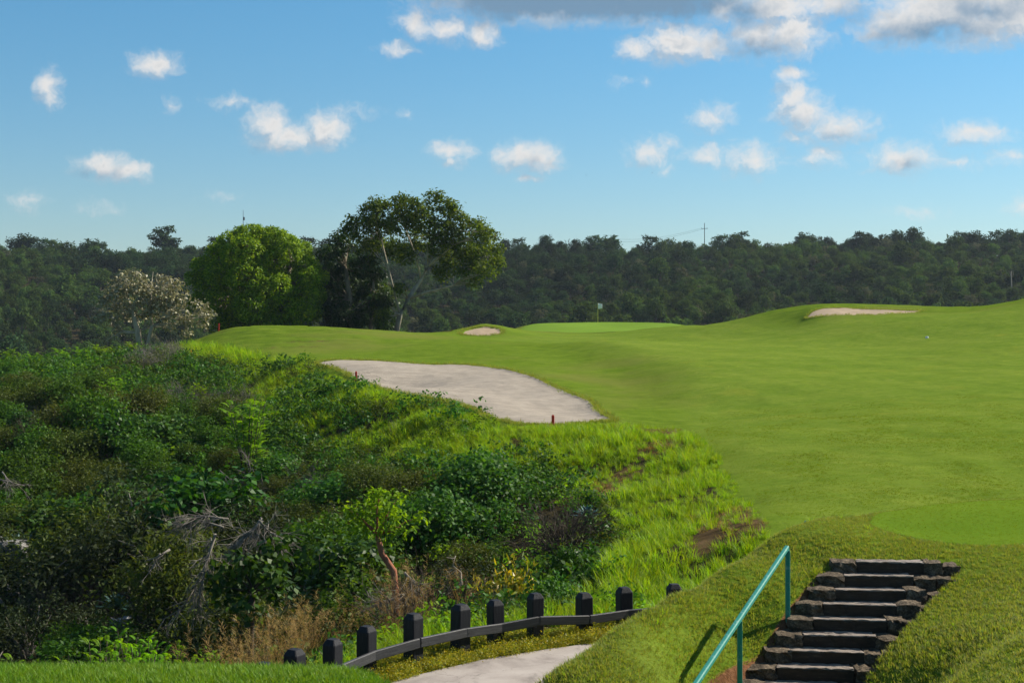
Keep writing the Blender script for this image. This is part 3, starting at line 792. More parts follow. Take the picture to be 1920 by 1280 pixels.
def proto_obj(name, v, f, mat, smooth=False):
    return mesh_obj(name, v, f, mat, None, smooth, link=False)

def pts_in(poly, dens, fall=None):
    """random points in a polygon, density per square metre"""
    a = np.array(poly); lo = a.min(0); hi = a.max(0)
    n = int(dens * (hi - lo).prod()); q = lo + RNG.random((n, 2)) * (hi - lo)
    return q[inside(q[:, 0], q[:, 1], poly)]

# ------------------------------------------------------------------ wooden guard fence
FK = 1.12
POST = [(492,17.05),(554,17.75),(623.5,18.3),(687.5,19.1),(774.5,19.7),(862,20.4),(930,20.9),(1003,21.2),(1096,21.6),(1171,22.0),(1263,22.15)]
POST_TOP = [1241,1215,1196,1172,1149,1132,1124,1111,1110,1100,1094]
def make_fence():
    pts = [np.array([(c - 960) / F * d * FK, d * FK]) for c, d in POST]
    fence = empty('timber_fence', (pts[5][0], pts[5][1], PATH_Z), 'low dark timber guard fence curving along the concrete path', 'fence')
    off = np.array([pts[5][0], pts[5][1], PATH_Z])
    rail_z = []
    for i, p in enumerate(pts):
        top = (HZ - POST_TOP[i]) / F * p[1]
        g = float(H(np.array([p[0]]), np.array([p[1]]))[0])
        w = .235 * random.uniform(.94, 1.05); ch = .045; hw = w / 2
        t = pts[min(i + 1, 10)] - pts[max(i - 1, 0)]; a = math.atan2(t[1], t[0]) + random.uniform(-.06, .06)
        zb = min(g, PATH_Z) - .25
        mb = MB()
        prof = [(hw, zb), (hw * 1.0, top - .09), (hw * .97, top - .075), (hw * .62, top - .004), (hw * .5, top)]
        ring = lambda r, z: [(sx * r, sy * r, z) for sx, sy in ((-1, -.86), (-.86, -1), (.86, -1), (1, -.86), (1, .86), (.86, 1), (-.86, 1), (-1, .86))]
        vs = [q for r, z in prof for q in ring(r, z)]
        lean = (random.uniform(-.02, .02), random.uniform(-.02, .02))
        vs = [(x + lean[0] * (z - zb) - 0, y_ + lean[1] * (z - zb), z) for x, y_, z in vs]
        fs = [(k * 8 + j, k * 8 + (j + 1) % 8, (k + 1) * 8 + (j + 1) % 8, (k + 1) * 8 + j) for k in range(4) for j in range(8)] + [tuple(range(32, 40))]
        mb.add([(x, y_, z - off[2]) for x, y_, z in vs], fs)
        o = mb.build('post', M['fence_wood'], fence); o.location = (p[0] - off[0], p[1] - off[1], 0); o.rotation_euler = (0, 0, a)
        rail_z.append(top - .44)
    for i in range(10):
        a, b = pts[i], pts[i + 1]
        t = unit(b - a); nrm = np.array([t[1], -t[0]])      # towards the path
        A = np.array([*(a + nrm * .148), rail_z[i]]); B = np.array([*(b + nrm * .148), rail_z[i + 1]])
        d = B - A; L = np.linalg.norm(d)
        mb = MB(); mb.box((0, 0, 0), (L - .004, .058, .150), .010)
        o = mb.build('rail', M['rail_wood'], fence)
        o.location = (A + B) / 2 - off
        o.rotation_euler = (0, -math.asin(d[2] / L), math.atan2(d[1], d[0]))
        for end, q in ((-1, A), (1, B)):
            if end == 1 and i < 9: continue
            bm_ = MB(); bm_.tube([(-L / 2 * -end * -1 + (-.03 * end), -.028, 0), (-L / 2 * -end * -1 + (-.03 * end), -.036, 0)], .011, 8)
            bm_.build('bolt', M['darkmetal'], o)
make_fence()

# ------------------------------------------------------------------ staircase of timbers and coral stone
def plank(mb, size, seed, amp=.004, n=14, m=3):
    """sawn timber with a worn, uneven outline"""
    rr = np.random.default_rng(seed); L, D, Hh = size; vs = []; fs = []
    c = .10
    ring = [(-1, -1 + c), (-1 + c, -1), (1 - c, -1), (1, -1 + c), (1, 1 - c * 2), (1 - c, 1), (0, 1), (-1 + c, 1), (-1, 1 - c * 2)]
    k = len(ring)
    for i in range(n + 1):
        x = -L / 2 + L * i / n
        for j, (a, b) in enumerate(ring):
            wob = amp * rr.normal() * (2.0 if b > .5 else 1.0)
            vs.append((x + (amp * 2 * rr.normal() if i in (0, n) else 0), a * D / 2 + wob, b * Hh / 2 + amp * rr.normal() * (1.6 if b > .5 else .6)))
    for i in range(n):
        for j in range(k): fs.append((i * k + j, (i + 1) * k + j, (i + 1) * k + (j + 1) % k, i * k + (j + 1) % k))
    fs += [tuple(range(k)), tuple(range(n * k, (n + 1) * k))[::-1]]
    mb.add(vs, fs)
def rock(mb, c, size, seed, rot=0.0, rough=.16):
    n = 5; vs = []; fs = []; ids = {}
    for face in range(6):
        ax, s = face // 2, (face % 2) * 2 - 1
        for i in range(n):
            for j in range(n):
                p = [0, 0, 0]; p[ax] = s; p[(ax + 1) % 3] = i / (n - 1) * 2 - 1; p[(ax + 2) % 3] = j / (n - 1) * 2 - 1
                key = tuple(round(k, 3) for k in p)
                if key not in ids: ids[key] = len(vs); vs.append(p)
        for i in range(n - 1):
            for j in range(n - 1):
                q = []
                for di, dj in ((0, 0), (1, 0), (1, 1), (0, 1)):
                    p = [0, 0, 0]; p[ax] = s; p[(ax + 1) % 3] = (i + di) / (n - 1) * 2 - 1; p[(ax + 2) % 3] = (j + dj) / (n - 1) * 2 - 1
                    q.append(ids[tuple(round(k, 3) for k in p)])
                fs.append(q if s > 0 else q[::-1])
    v = np.array(vs, float)
    r = np.linalg.norm(v, axis=1, keepdims=True)
    v = v * (.80 + .20 / np.maximum(r, 1) * 1.0) * 1.06
    rr = np.random.default_rng(seed)
    v = v + rr.normal(0, rough * .45, v.shape) + .22 * rough * np.sin(v[:, [1, 2, 0]] * 3.1 + seed)
    v = v * np.array(size) / 2
    ca, sa = math.cos(rot), math.sin(rot)
    v = np.stack([v[:, 0] * ca - v[:, 1] * sa, v[:, 0] * sa + v[:, 1] * ca, v[:, 2]], 1) + np.array(c)
    mb.add(v, fs)
def make_stairs():
    base = step_pos(N_STEP - 1)
    st = empty('garden_staircase', base, 'dark staircase of timber risers edged with coral stones climbing to the tee', 'staircase')
    ca, sa = math.cos(ST_ROT), math.sin(ST_ROT)
    ex = np.array([ca, sa, 0]); ey = np.array([-sa, ca, 0]); ez = np.array([0, 0, 1.])
    left = [44,50,49,51,48,48,47,54,50,50]; right = [64,72,70,88,67,54,63,59,60,60]
    for i in range(N_STEP):
        d = 20.0 - RUN * i
        p = step_pos(i) - base; wt = .955 + random.uniform(-.025, .025); jx = random.uniform(-.02, .02)
        yaw = ST_ROT + random.uniform(-.015, .015)
        mb = MB(); plank(mb, (wt, .11, .165), 500 + i, .0035)
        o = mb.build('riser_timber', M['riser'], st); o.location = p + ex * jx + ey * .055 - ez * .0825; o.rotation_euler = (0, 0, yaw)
        # worn tread planks behind the front timber
        yy = .115
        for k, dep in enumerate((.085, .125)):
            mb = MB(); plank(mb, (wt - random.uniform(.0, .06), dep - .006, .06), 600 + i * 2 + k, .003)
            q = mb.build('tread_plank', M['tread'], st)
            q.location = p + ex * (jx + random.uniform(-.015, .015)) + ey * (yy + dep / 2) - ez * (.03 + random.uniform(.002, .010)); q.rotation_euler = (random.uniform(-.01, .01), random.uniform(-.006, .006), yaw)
            yy += dep
        cap = MB(); plank(cap, (wt - .006, .104, .016), 700 + i, .0025)  # thin cap gives the dark front timber a top coloured as sunlit
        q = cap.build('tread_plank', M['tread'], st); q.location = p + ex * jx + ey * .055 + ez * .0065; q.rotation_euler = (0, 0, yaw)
        # stones either side
        lw = left[i] * d / F; rw = right[i] * d / F
        mb = MB(); rock(mb, (0, 0, 0), (lw, .36, .215), 100 + i, random.uniform(-.08, .08))
        o = mb.build('edge_stone', M['stone'], st); o.location = p + ex * (-wt / 2 - lw / 2 - .004) + ey * .15 - ez * (.095 + random.uniform(-.01, .02)); o.rotation_euler = (0, 0, yaw)
        ws = [rw * .52, rw * .50] if rw > .40 else [rw]
        x0 = wt / 2 + .005
        for k, w in enumerate(ws):
            mb = MB(); rock(mb, (0, 0, 0), (w, .34 + random.uniform(-.04, .04), .21 + random.uniform(-.03, .03)), 200 + i * 3 + k, random.uniform(-.15, .15), .2)
            o = mb.build('edge_stone', M['stone'], st); o.location = p + ex * (x0 + w / 2) + ey * (.15 + .05 * k) - ez * (.09 + random.uniform(-.005, .03) + .02 * k); o.rotation_euler = (0, random.uniform(-.06, .06), yaw)
            x0 += w * .97
make_stairs()

# ------------------------------------------------------------------ teal handrail
def make_handrail():
    p1 = at(1477, 1158, 19.0); t1 = at(1475, 1031, 19.0); t2 = at(1387, 1163, 17.1)
    p1[2] = min(p1[2], hz(p1[0], p1[1])) - .15
    hr = empty('handrail', (p1[0], p1[1], hz(p1[0], p1[1])), 'teal painted steel handrail along the left side of the timber stairs', 'handrail')
    off = np.array(hr.location)
    mb = MB(); mb.box((0, 0, (t1[2] - p1[2]) / 2), (.058, .058, t1[2] - p1[2]), .006)
    o = mb.build('post', M['teal'], hr); o.location = p1 - off
    h = t2[2] - (hz(t2[0], t2[1]) - .15)
    mb = MB(); mb.box((0, 0, -h / 2), (.058, .058, h), .006)
    o = mb.build('post', M['teal'], hr); o.location = t2 - off
    d = t2 - t1
    A = t1 - d * .012 + np.array([0, 0, .03]); B = t1 + d * 2.05 + np.array([0, 0, .03])
    t3 = t1 + d * 1.98; h3 = t3[2] - (hz(t3[0], t3[1]) - .1)
    mb = MB(); mb.box((0, 0, -h3 / 2), (.058, .058, h3), .006)
    o = mb.build('post', M['teal'], hr); o.location = t3 - off
    L = np.linalg.norm(B - A); mb = MB(); mb.box((0, 0, 0), (L, .062, .062), .012)
    o = mb.build('top_rail', M['teal'], hr); o.location = (A + B) / 2 - off
    dd = (B - A) / L; o.rotation_euler = (0, -math.asin(dd[2]), math.atan2(dd[1], dd[0]))
make_handrail()

# ------------------------------------------------------------------ flag, stakes, markers, poles, birds
def make_flag():
    x, y_ = xy(1121, 152.0); z = hz(x, y_) - .02; top = (HZ - 568) / F * 152.0
    r = empty('golf_flag', (x, y_, z), 'white flag on a thin yellow pole standing on the putting green', 'flag')
    mb = MB(); mb.tube([(0, 0, 0), (0, 0, top - z)], [.028, .018], 8); mb.build('pole', M['yellowpole'], r)
    vs = []; nx, nz = 9, 6
    for i in range(nx):
        for j in range(nz):
            u = i / (nx - 1); v = j / (nz - 1)
            for s in (0,):
                vs.append((.02 + .46 * u, .05 * math.sin(u * 5) + .03 * u, top - z - .02 - (.62 * v * (1 - .25 * u)) - .10 * u))
    fl = mesh_obj('flag_cloth', np.array(vs), grid_faces(nx, nz), M['white'], r, True)
    so = fl.modifiers.new('thick', 'SOLIDIFY'); so.thickness = .006
make_flag()
def stake(c, row, d, hpx, label):
    b = at(c, row, d); z = hz(b[0], b[1]); top = (HZ - (row - hpx)) / F * d; h = max(top - z, .35) + .25
    mb = MB(); mb.box((0, 0, h / 2 - .25), (.11, .07, h), .012)
    w = .055; mb.add([(-w, -.035, h - .25), (w, -.035, h - .25), (w, .035, h - .25), (-w, .035, h - .25), (0, 0, h - .20)], [(0, 1, 4), (1, 2, 4), (2, 3, 4), (3, 0, 4)])
    o = mb.build('hazard_stake', M['red']); o.location = (b[0], b[1], z); o.rotation_euler = (random.uniform(-.04, .04), random.uniform(-.04, .04), .2)
    tag(o, label, 'stake', 'red hazard stakes along the ravine edge')
stake(667, 718, 74.5, 21, 'red wooden stake at the narrow left end of the long bunker')
stake(1037, 797, 56.6, 18, 'red wooden stake at the near tip of the long bunker')
stake(410, 618, 114, 11, 'red wooden stake on the hump below the vine-covered tree')
stake(321, 668, 104, 13, 'red wooden stake among bright shrubs left of the hump')
stake(358, 670, 101, 12, 'red wooden stake where the hump runs into tall grass')
def small_things():
    x, y_ = xy(1738, 92.5); z = hz(x, y_)
    mb = MB(); mb.tube([(0, 0, -.05), (0, 0, .09), (0, 0, .12)], [.10, .10, .08], 14)
    o = mb.build('distance_marker', M['white']); o.location = (x, y_, z); tag(o, 'small round white marker disc lying on the open fairway', 'marker')
    x, y_ = xy(1511, 22.4); z = hz(x, y_)
    mb = MB(); mb.add([(-.035, -.035, -.02), (.035, -.035, -.02), (.035, .035, -.02), (-.035, .035, -.02), (-.012, -.02, .055), (.0, -.02, .055), (.0, .02, .055), (-.012, .02, .055)], [(0, 1, 5, 4), (1, 2, 6, 5), (2, 3, 7, 6), (3, 0, 4, 7), (4, 5, 6, 7)])
    o = mb.build('tee_marker', M['teal']); o.location = (x, y_, z); tag(o, 'tiny teal block marker on the grassy mound crest beside the tee', 'marker')
small_things()
def pole(c, top_row, d, arms, label, name, cat='utility pole', mast=False):
    x, y_ = xy(c, d); z = hz(x, y_); top = (HZ - top_row) / F * d
    r = empty(name, (x, y_, z), label, cat)
    h = top - z; mb = MB()
    mb.tube([(0, 0, -.5), (0, 0, h * .6), (0, 0, h)], [.17, .14, .07 if mast else .11], 8); mb.build('mast' if mast else 'pole', M['darkmetal'], r)
    for (dz, w) in arms:
        mb = MB(); mb.box((0, 0, h - dz), (w, .12, .14)); mb.build('crossarm', M['darkmetal'], r)
        for s in (-1, 0, 1):
            mb = MB(); mb.tube([(s * w * .45, 0, h - dz + .07), (s * w * .45, 0, h - dz + .33)], [.06, .05], 6); mb.build('insulator', M['darkmetal'], r)
    return r, np.array([x, y_, top])
pu, tp = pole(1321, 418, 545, [(2.2, 2.6)], 'dark wooden utility pole with one crossarm on the open ridge', 'utility_pole')
pole(427, 429, 545, [(.6, 1.9), (1.7, 2.2)], 'dark utility pole with two crossarms behind the vine-covered tree', 'utility_pole')
r_, _t = pole(456, 394, 560, [], 'slender radio mast with small antenna rising above the ridge trees', 'radio_mast', 'mast', True)
mb = MB(); mb.box((.35, 0, _t[2] - r_.location[2] - 3.4), (.5, .5, 1.3), .08); mb.build('antenna', M['darkmetal'], r_)
for k, (c2, r2) in enumerate(((1130, 447), (1130, 453))):
    a = tp + np.array([-.9 + k * 1.8, 0, -2.0]); b = at(c2, r2, 590)
    mb = MB(); pts = [a + (b - a) * t + np.array([0, 0, -2.0 * math.sin(math.pi * t)]) for t in np.linspace(0, 1, 14)]
    mb.tube(pts, .03, 4); tag(mb.build('power_line', M['darkmetal']), ('upper','lower')[k] + ' thin power line sagging away from the ridge utility pole', 'power line', 'power lines on the ridge')
def bird(c, row, d, s, yaw, label):
    mb = MB()
    for sx in (-1, 1):
        mb.add([(0, .10, .02), (sx * .45, .16, .16), (sx * .95, -.02, .06), (sx * .45, -.06, .12), (0, -.12, .02)], [(0, 1, 3, 4), (1, 2, 3)] if sx > 0 else [(4, 3, 1, 0), (3, 2, 1)])
    mb.tube([(0, .34, .02), (0, .24, .02), (0, .08, 0), (0, -.16, 0), (0, -.42, .01)], [.015, .055, .085, .06, .02], 8)
    mb.add([(-.02, -.36, .01), (.02, -.36, .01), (.09, -.60, .01), (-.09, -.60, .01)], [(0, 1, 2, 3)])
    o = mb.build('bird', M['bird']); o.location = at(c, row, d); o.scale = (s, s, s); o.rotation_euler = (.1, .25, yaw); tag(o, label, 'bird')
bird(1099, 329, 240, .36, 1.1, 'larger dark bird gliding alone below the small white clouds')
bird(1223, 324, 260, .22, 2.0, 'smaller dark bird gliding close beneath a pale cloud puff')
# ------------------------------------------------------------------ the trees behind the hump
def big_tree(name, label, base_col, base_d, lobes, trunks, leaf, bark, n_per=16, per=15, L=.30, Wd=.17, size=.45, depth=2.2, spread=1.0, limb_r=.10, shell=.3, inner=.55, up=.5, dome=None):
    x, y_ = xy(base_col, base_d); z = hz(x, y_)
    r = empty(name, (x, y_, z), label, 'tree'); off = np.array([x, y_, z])
    lw = []
    for (c, row, rp) in lobes:
        p = at(c, row, base_d); rr = rp / F * base_d * spread
        if dome:      # lumps over a rounded head: middle ones stand towards and away from the viewer
            rho = ((c - dome[0]) / dome[2]) ** 2 + ((row - dome[1]) / dome[3]) ** 2; dy = max(0.0, dome[4] * math.sqrt(max(0.0, 1 - rho)) + RNG.uniform(-1.3, 1.0)); rr *= RNG.uniform(.78, 1.12)
            lw.append((p - off + np.array([0, -dy, 0]), rr))
            if dy > 1.2: lw.append((p - off + np.array([0, dy, 0]), rr))
        else:
            p[1] += RNG.uniform(-1, 1) * depth; lw.append((p - off, rr))
    mb = MB(); tips = []
    for tr in trunks:
        pts = [at(c, row, base_d) - off for c, row, _ in tr]
        pts[0][2] = min(pts[0][2], 0) - .3 if tr[0][2] > .2 else pts[0][2]
        mb.tube(pts, [q for _, _, q in tr], 9); tips += pts[1:]
    tips = np.array(tips)
    mb.build('trunk', bark, r, True)
    lb = MB()
    for c, rr in lw:      # limbs reach into every lobe from the nearest lower part of the trunk
        dd = np.linalg.norm(tips - c, axis=1) + np.where(tips[:, 2] > c[2], 3.0, 0)
        k = int(np.argmin(dd)); limbs(lb, tips[k], [c] + [c + RNG.normal(size=3) * rr * .55 for _ in range(3)], limb_r, .12, 4)
    lb.build('limbs', bark, r, True)
    cs, rs = crown_clumps(lw, n_per, size=size, inner=inner)
    v, f = clump_leaves(cs, rs, per, L, Wd, shell=shell, up=up)
    mesh_obj('crown', v, f, leaf, r)
    return r
# round tree smothered in vines
big_tree('vine_covered_tree', 'broad rounded tree smothered in bright hanging vines down to the grass', 485, 124,
 [(480,450,26),(445,460,28),(515,455,28),(420,480,26),(550,470,28),(575,500,24),(398,505,24),(385,498,18),(590,520,17),(470,480,36),(520,490,36),(430,515,34),(560,535,28),(580,555,20),
  (480,525,40),(530,540,34),(400,540,30),(385,570,24),(430,565,34),(490,575,36),(545,580,28),(580,585,16),(420,600,24),(470,605,26),(520,608,22),(560,600,18),(450,440,18),(490,436,16),(535,452,16),(372,520,14),(590,545,12)],
 [[(485,622,.45),(480,560,.34),(478,500,.22)], [(505,622,.3),(530,560,.22),(545,500,.14)], [(465,622,.3),(440,560,.22),(420,510,.14)]],
 M['mango'], M['bark'], 95, 15, .20, .125, .22, 3.0, 1.0, shell=.45, inner=.88, dome=(485, 555, 122, 125, 4.6))
# tall spreading tree, leaning pale trunk
big_tree('tall_spreading_tree', 'tall open-crowned tree with a leaning pale trunk and sky between its limbs', 735, 127,
 [(715,388,20),(750,382,20),(700,402,24),(775,395,24),(815,380,22),(840,392,22),(858,412,22),(675,425,24),(715,430,28),(752,420,26),(795,415,26),(825,430,26),(780,445,26),(850,440,24),
  (890,425,20),(905,445,22),(925,470,18),(930,495,15),(895,480,24),(870,465,24),(910,510,17),(875,505,20),(845,480,22),(830,510,18),(890,530,13),(815,465,22),(735,465,24),(690,460,24),(760,480,20),(660,440,18),(925,440,10),(712,575,17),(728,592,14),(722,550,15),(748,545,12),(718,605,14)],
 [[(737,622,.27),(750,590,.23),(765,560,.20),(790,525,.17),(802,500,.13),(812,450,.08)], [(765,560,.13),(800,548,.11),(850,535,.07),(885,505,.04)], [(790,525,.11),(780,480,.08),(760,430,.07)], [(802,500,.10),(850,460,.06),(890,440,.05)], [(750,590,.12),(735,530,.08),(715,450,.07)]],
 M['tall'], M['palebark'], 30, 20, .27, .16, .46, 2.6, 1.06, .05)
big_tree('dark_dense_tree', 'dark vine-hung tree crowded against the left of the tall leaning tree', 660, 129,
 [(640,462,22),(622,480,20),(615,510,24),(650,500,30),(685,500,26),(620,545,26),(655,545,32),(695,540,28),(715,560,22),(610,580,20),(640,590,28),(680,590,28),(715,598,20),(730,570,14),(725,610,14),(660,612,20),(620,612,18),(705,515,16),(635,445,12)],
 [[(660,622,.34),(655,560,.26),(648,500,.16)], [(690,622,.22),(700,560,.15),(700,520,.10)]],
 M['dense'], M['bark'], 40, 18, .28, .17, .42, 2.6, 1.05, shell=.4)
# silvery tree on the left
big_tree('silver_leaved_tree', 'low wide tree with silvery dry leaves and pale crooked branches', 268, 113,
 [(235,530,20),(265,524,20),(295,530,20),(325,540,18),(215,545,17),(205,570,17),(240,555,26),(280,555,26),(315,560,22),(345,562,18),(370,575,15),(385,592,12),(230,585,20),(265,588,16),(300,585,20),(335,590,16),(360,600,12),(375,610,9),(310,615,12),(340,625,9),(205,595,12),(220,620,10),(330,610,11)],
 [[(266,650,.30),(258,620,.24),(250,590,.16),(240,560,.09)], [(268,648,.24),(285,612,.17),(310,595,.12),(345,580,.07)], [(262,625,.14),(230,622,.10),(200,638,.05)], [(285,612,.14),(280,580,.10),(285,545,.06)], [(310,595,.10),(345,600,.07),(375,595,.04)]],
 M['silver'], M['palebark'], 26, 13, .30, .17, .42, 1.8, 1.05, .04, shell=.2)

# ------------------------------------------------------------------ forest on the far hill
def forest_tree(seed, h=6.5, w=2.6, leaf='forest1', n=7, L=.46, open_=False):
    global RNG
    keep = RNG; RNG = np.random.default_rng(seed)
    lobes = []
    for k in range(n):
        a = 6.283 * k / n + RNG.uniform(-.5, .5); q = RNG.uniform(.25, 1) * w * .62
        lobes.append((np.array([math.cos(a) * q, math.sin(a) * q, h * RNG.uniform(.48, .82)]), w * RNG.uniform(.34, .52)))
    lobes.append((np.array([0, 0, h * .84]), w * .45))
    cs, rs = crown_clumps(lobes, 7 if not open_ else 4.5, size=.55)
    v, f = clump_leaves(cs, rs, 13, L, L * .62, shell=.3)
    mb = MB(); mb.tube([(0, 0, -.6), (.1, 0, h * .35), (0, .1, h * .7)], [.17, .13, .06], 6)
    limbs(mb, (.05, 0, h * .33), [c for c, _ in lobes], .07, .1, 3)
    RNG = keep
    return (v, f), mb
kinds = [('forest1', 0), ('forest2', 0), ('forest1', 1), ('forest2', 1), ('forest3', 0), ('forest2', 2), ('forest1', 2)]
FP = []
for k, (lf, var) in enumerate(kinds):
    (v, f), mb = forest_tree(300 + k, 5.2 + var * .9, 2.5 + .35 * var, lf, 6 + var)
    tv = np.array(mb.v); tf = [t for t in mb.f]
    # crown and trunk in one repeated shape, two materials
    allf = [tuple(q) for q in f] + [tuple(i + len(v) for i in t) for t in tf]
    o = mesh_obj('forest_kind_%d' % k, list(v) + list(tv), allf, M[lf], link=False); o.data.materials.append(M['palebark'] if lf == 'forest3' else M['bark'])
    mi = np.zeros(len(allf), np.int32); mi[len(f):] = 1; o.data.polygons.foreach_set('material_index', mi)
    FP.append(o)
def plant_forest():
    n = 42000
    y_ = np.sqrt(RNG.uniform(215 ** 2, 565 ** 2, n)); u = RNG.uniform(-.46, .46, n); x = u * y_
    keep = []; cell = {}
    mind = 2.2 + 1.2 * (vnoise(x / 30, y_ / 30, 77) + 1) * .5
    for i in range(n):
        c = (int(x[i] // 4), int(y_[i] // 4)); ok = True
        for dx in (-1, 0, 1):
            for dy in (-1, 0, 1):
                for j in cell.get((c[0] + dx, c[1] + dy), ()):
                    if (x[i] - x[j]) ** 2 + (y_[i] - y_[j]) ** 2 < mind[i] ** 2: ok = False
        if ok: cell.setdefault(c, []).append(i); keep.append(i)
    x, y_ = x[keep], y_[keep]
    z = H(x, y_) - .2
    zone = vnoise(x / 45, y_ / 60, 51); kk = len(x)
    idx = RNG.integers(0, 4, kk)
    idx = np.where(zone > .25, RNG.choice([1, 3, 5], kk), idx); idx = np.where(zone < -.3, RNG.choice([0, 2, 6], kk), idx)
    idx = np.where(RNG.random(kk) < .06, 4, idx)
    sc = .82 * RNG.uniform(.6, 1.3, kk) * np.where(RNG.random(kk) < .10, 1.45, 1) * (1 + .22 * vnoise(x / 18, y_ / 18, 12))
    print('forest', kk)
    o = scatter('forest', FP, np.column_stack([x, y_, z]), RNG.uniform(0, 6.28, kk), sc, idx, None, .05)
    o['label'] = 'dense dark green forest covering the far hillside'
plant_forest()
# single trees that stand up from the skyline
SK = [(313,418,1.25,'round-headed tree standing alone above the left ridge forest', 0),(45,433,1.2,'wide flat-topped tree at the left end of the ridge',2),(85,440,1.0,'thin ragged tree beside the flat-topped ridge tree',1),(172,443,1.1,'low spreading tree on the ridge between two gaps of sky',2),
 (400,440,1.0,'dark ridge tree peeping out beside the vine-covered tree',0),(575,437,1.1,'dark ridge tree right behind the vine-covered crown',1),(615,443,1.0,'small dark ridge tree between the two big near trees',0),(975,440,1.1,'dark ridge tree just right of the tall leaning tree',1),
 (1115,437,1.3,'broad dark tree at the edge of the ridge gap',0),(1145,436,1.15,'dense dark tree leaning over the gap in the ridge',2),(1217,434,1.1,'umbrella-shaped airy tree just past the ridge gap',1),(1355,433,1.1,'thin-leaved tree beside the ridge utility pole',1),(1392,430,1.25,'dark round tree a little past the ridge utility pole',0),
 (1508,431,1.15,'dark pointed tree on the middle of the right ridge',2),(1610,430,1.35,'big dark round tree crowning the right ridge',0),(1800,427,1.2,'tall dark tree in a clump on the right ridge',1),(1828,428,1.15,'forked tree in the clump on the right ridge',2),(1872,424,1.15,'tallest narrow tree of the right ridge clump',1),(1905,431,1.1,'rounded tree at the right end of the ridge',0)]
SKP = []
for k in range(3):
    (v, f), mb = forest_tree(400 + k, 8.5, [3.1, 3.0, 3.8][k], 'forest1', 8, .55, k == 1)
    SKP.append((v, f, mb, None))
sk_mesh = {}
for (c, row, s, lab, k) in SK:
    d = 522 + RNG.uniform(-8, 14); x, y_ = xy(c, d); z = hz(x, y_); top = (HZ - row) / F * d
    sc = max(.55, (top - z) / 9.0)
    r = empty('ridge_tree', (x, y_, z - .2), lab, 'tree', 'trees standing up from the ridge', RNG.uniform(0, 6.28), (max(sc, .8) * 1.25, max(sc, .8) * 1.25, sc))
    v, f, mb, _ = SKP[k]
    if k not in sk_mesh:
        a = mesh_obj('crown', v, f, M['forest1'], r); b = mb.build('trunk', M['bark'], r, True); sk_mesh[k] = (a.data, b.data)
    else:
        for nm, me in zip(('crown', 'trunk'), sk_mesh[k]):
            o = bpy.data.objects.new(nm, me); coll().objects.link(o); o.parent = r
# bleached snag on the right slope
x, y_ = xy(1896, 400); z = hz(x, y_)
r = empty('bare_snag', (x, y_, z), 'bleached bare trunk standing among the forest on the right slope', 'dead tree')
mb = MB(); hh = (HZ - 508) / F * 400 - z; mb.tube([(0, 0, -.3), (.1, 0, hh * .5), (-.05, 0, hh)], [.22, .17, .08], 7); mb.build('trunk', M['palebark'], r, True)
mb = MB(); limbs(mb, (0, 0, hh * .8), [(.8, 0, hh + .3), (-.7, .2, hh + .2), (.3, .3, hh + .6)], .06, .2, 3); mb.build('limbs', M['palebark'], r, True)
# ------------------------------------------------------------------ shrubs of the ravine bank
def shrub_mesh(seed, n_lobe, h, w, L, Wd, per, n_per, size, droop=.2, shell=.3, flat=.8, lob=.45):
    global RNG
    keep = RNG; RNG = np.random.default_rng(seed)
    lobes = []
    for k in range(n_lobe):
        a = 6.283 * k / n_lobe + RNG.uniform(-.6, .6); q = w * RNG.uniform(.2, .68) if k else 0
        lobes.append((np.array([math.cos(a) * q, math.sin(a) * q, h * RNG.uniform(.35, .80) * (1 - .35 * q / w)]), w * lob * RNG.uniform(.75, 1.25)))
    cs, rs = crown_clumps(lobes, n_per, size=size)
    cs[:, 2] = np.maximum(cs[:, 2], .05)
    v, f = clump_leaves(cs, rs, per, L, Wd, droop, flat, shell)
    mb = MB(); limbs(mb, (0, 0, -.25), [c for c, _ in lobes] + [cs[i] for i in RNG.integers(0, len(cs), 8)], .035, .2, 4, .2)
    RNG = keep
    return (v, f), mb
def frond(mbv, base, dirv, length, n, lw, ll, droop=.35, up=(0, 0, 1)):
    """feathery leaf: pairs of leaflets along a bent rib"""
    d = unit(np.array(dirv, float)); P = []; D = []; N = []; LL = []
    for k in range(1, n + 1):
        t = k / n; p = np.array(base) + d * length * t + np.array([0, 0, -droop * length * t * t])
        td = unit(d + np.array([0, 0, -2 * droop * t])); s = unit(np.cross(td, up)); nn = unit(np.cross(s, td))
        for sg in (-1, 1):
            P.append(p); D.append(unit(s * sg + td * .45 - nn * .1)); N.append(nn); LL.append(ll * (1 - .55 * abs(t - .45)))
    mbv.append(leaf_quads(np.array(P), np.array(D), np.array(N), np.array(LL), lw))
def feathery_mesh(seed, stems=5, h=1.5, per=11, ll=.10, lw=.045, fl=.42):
    global RNG
    keep = RNG; RNG = np.random.default_rng(seed); parts = []; mb = MB()
    for s in range(stems):
        a = RNG.uniform(0, 6.28); ln = RNG.uniform(.05, .45); hh = h * RNG.uniform(.6, 1.0) ** .6
        tip = np.array([math.cos(a) * ln * hh, math.sin(a) * ln * hh, hh]); b = np.array([math.cos(a), math.sin(a), 0]) * RNG.uniform(0, .12) - np.array([0, 0, .2])
        mb.tube([b, b * .5 + tip * .5 * np.array([.7, .7, 1]), tip], [.016, .012, .006], 5)
        for k in range(per):
            t = .22 + .78 * (k + .5) / per; p = b * (1 - t) ** 1.3 + tip * t; g = k * 2.4 + a
            frond(parts, p, (math.cos(g), math.sin(g), .55 + .5 * t), fl * (1.15 - .55 * t) * RNG.uniform(.8, 1.15), 10 if ll > .08 else 16, lw, ll)
    RNG = keep
    return merge(parts), mb
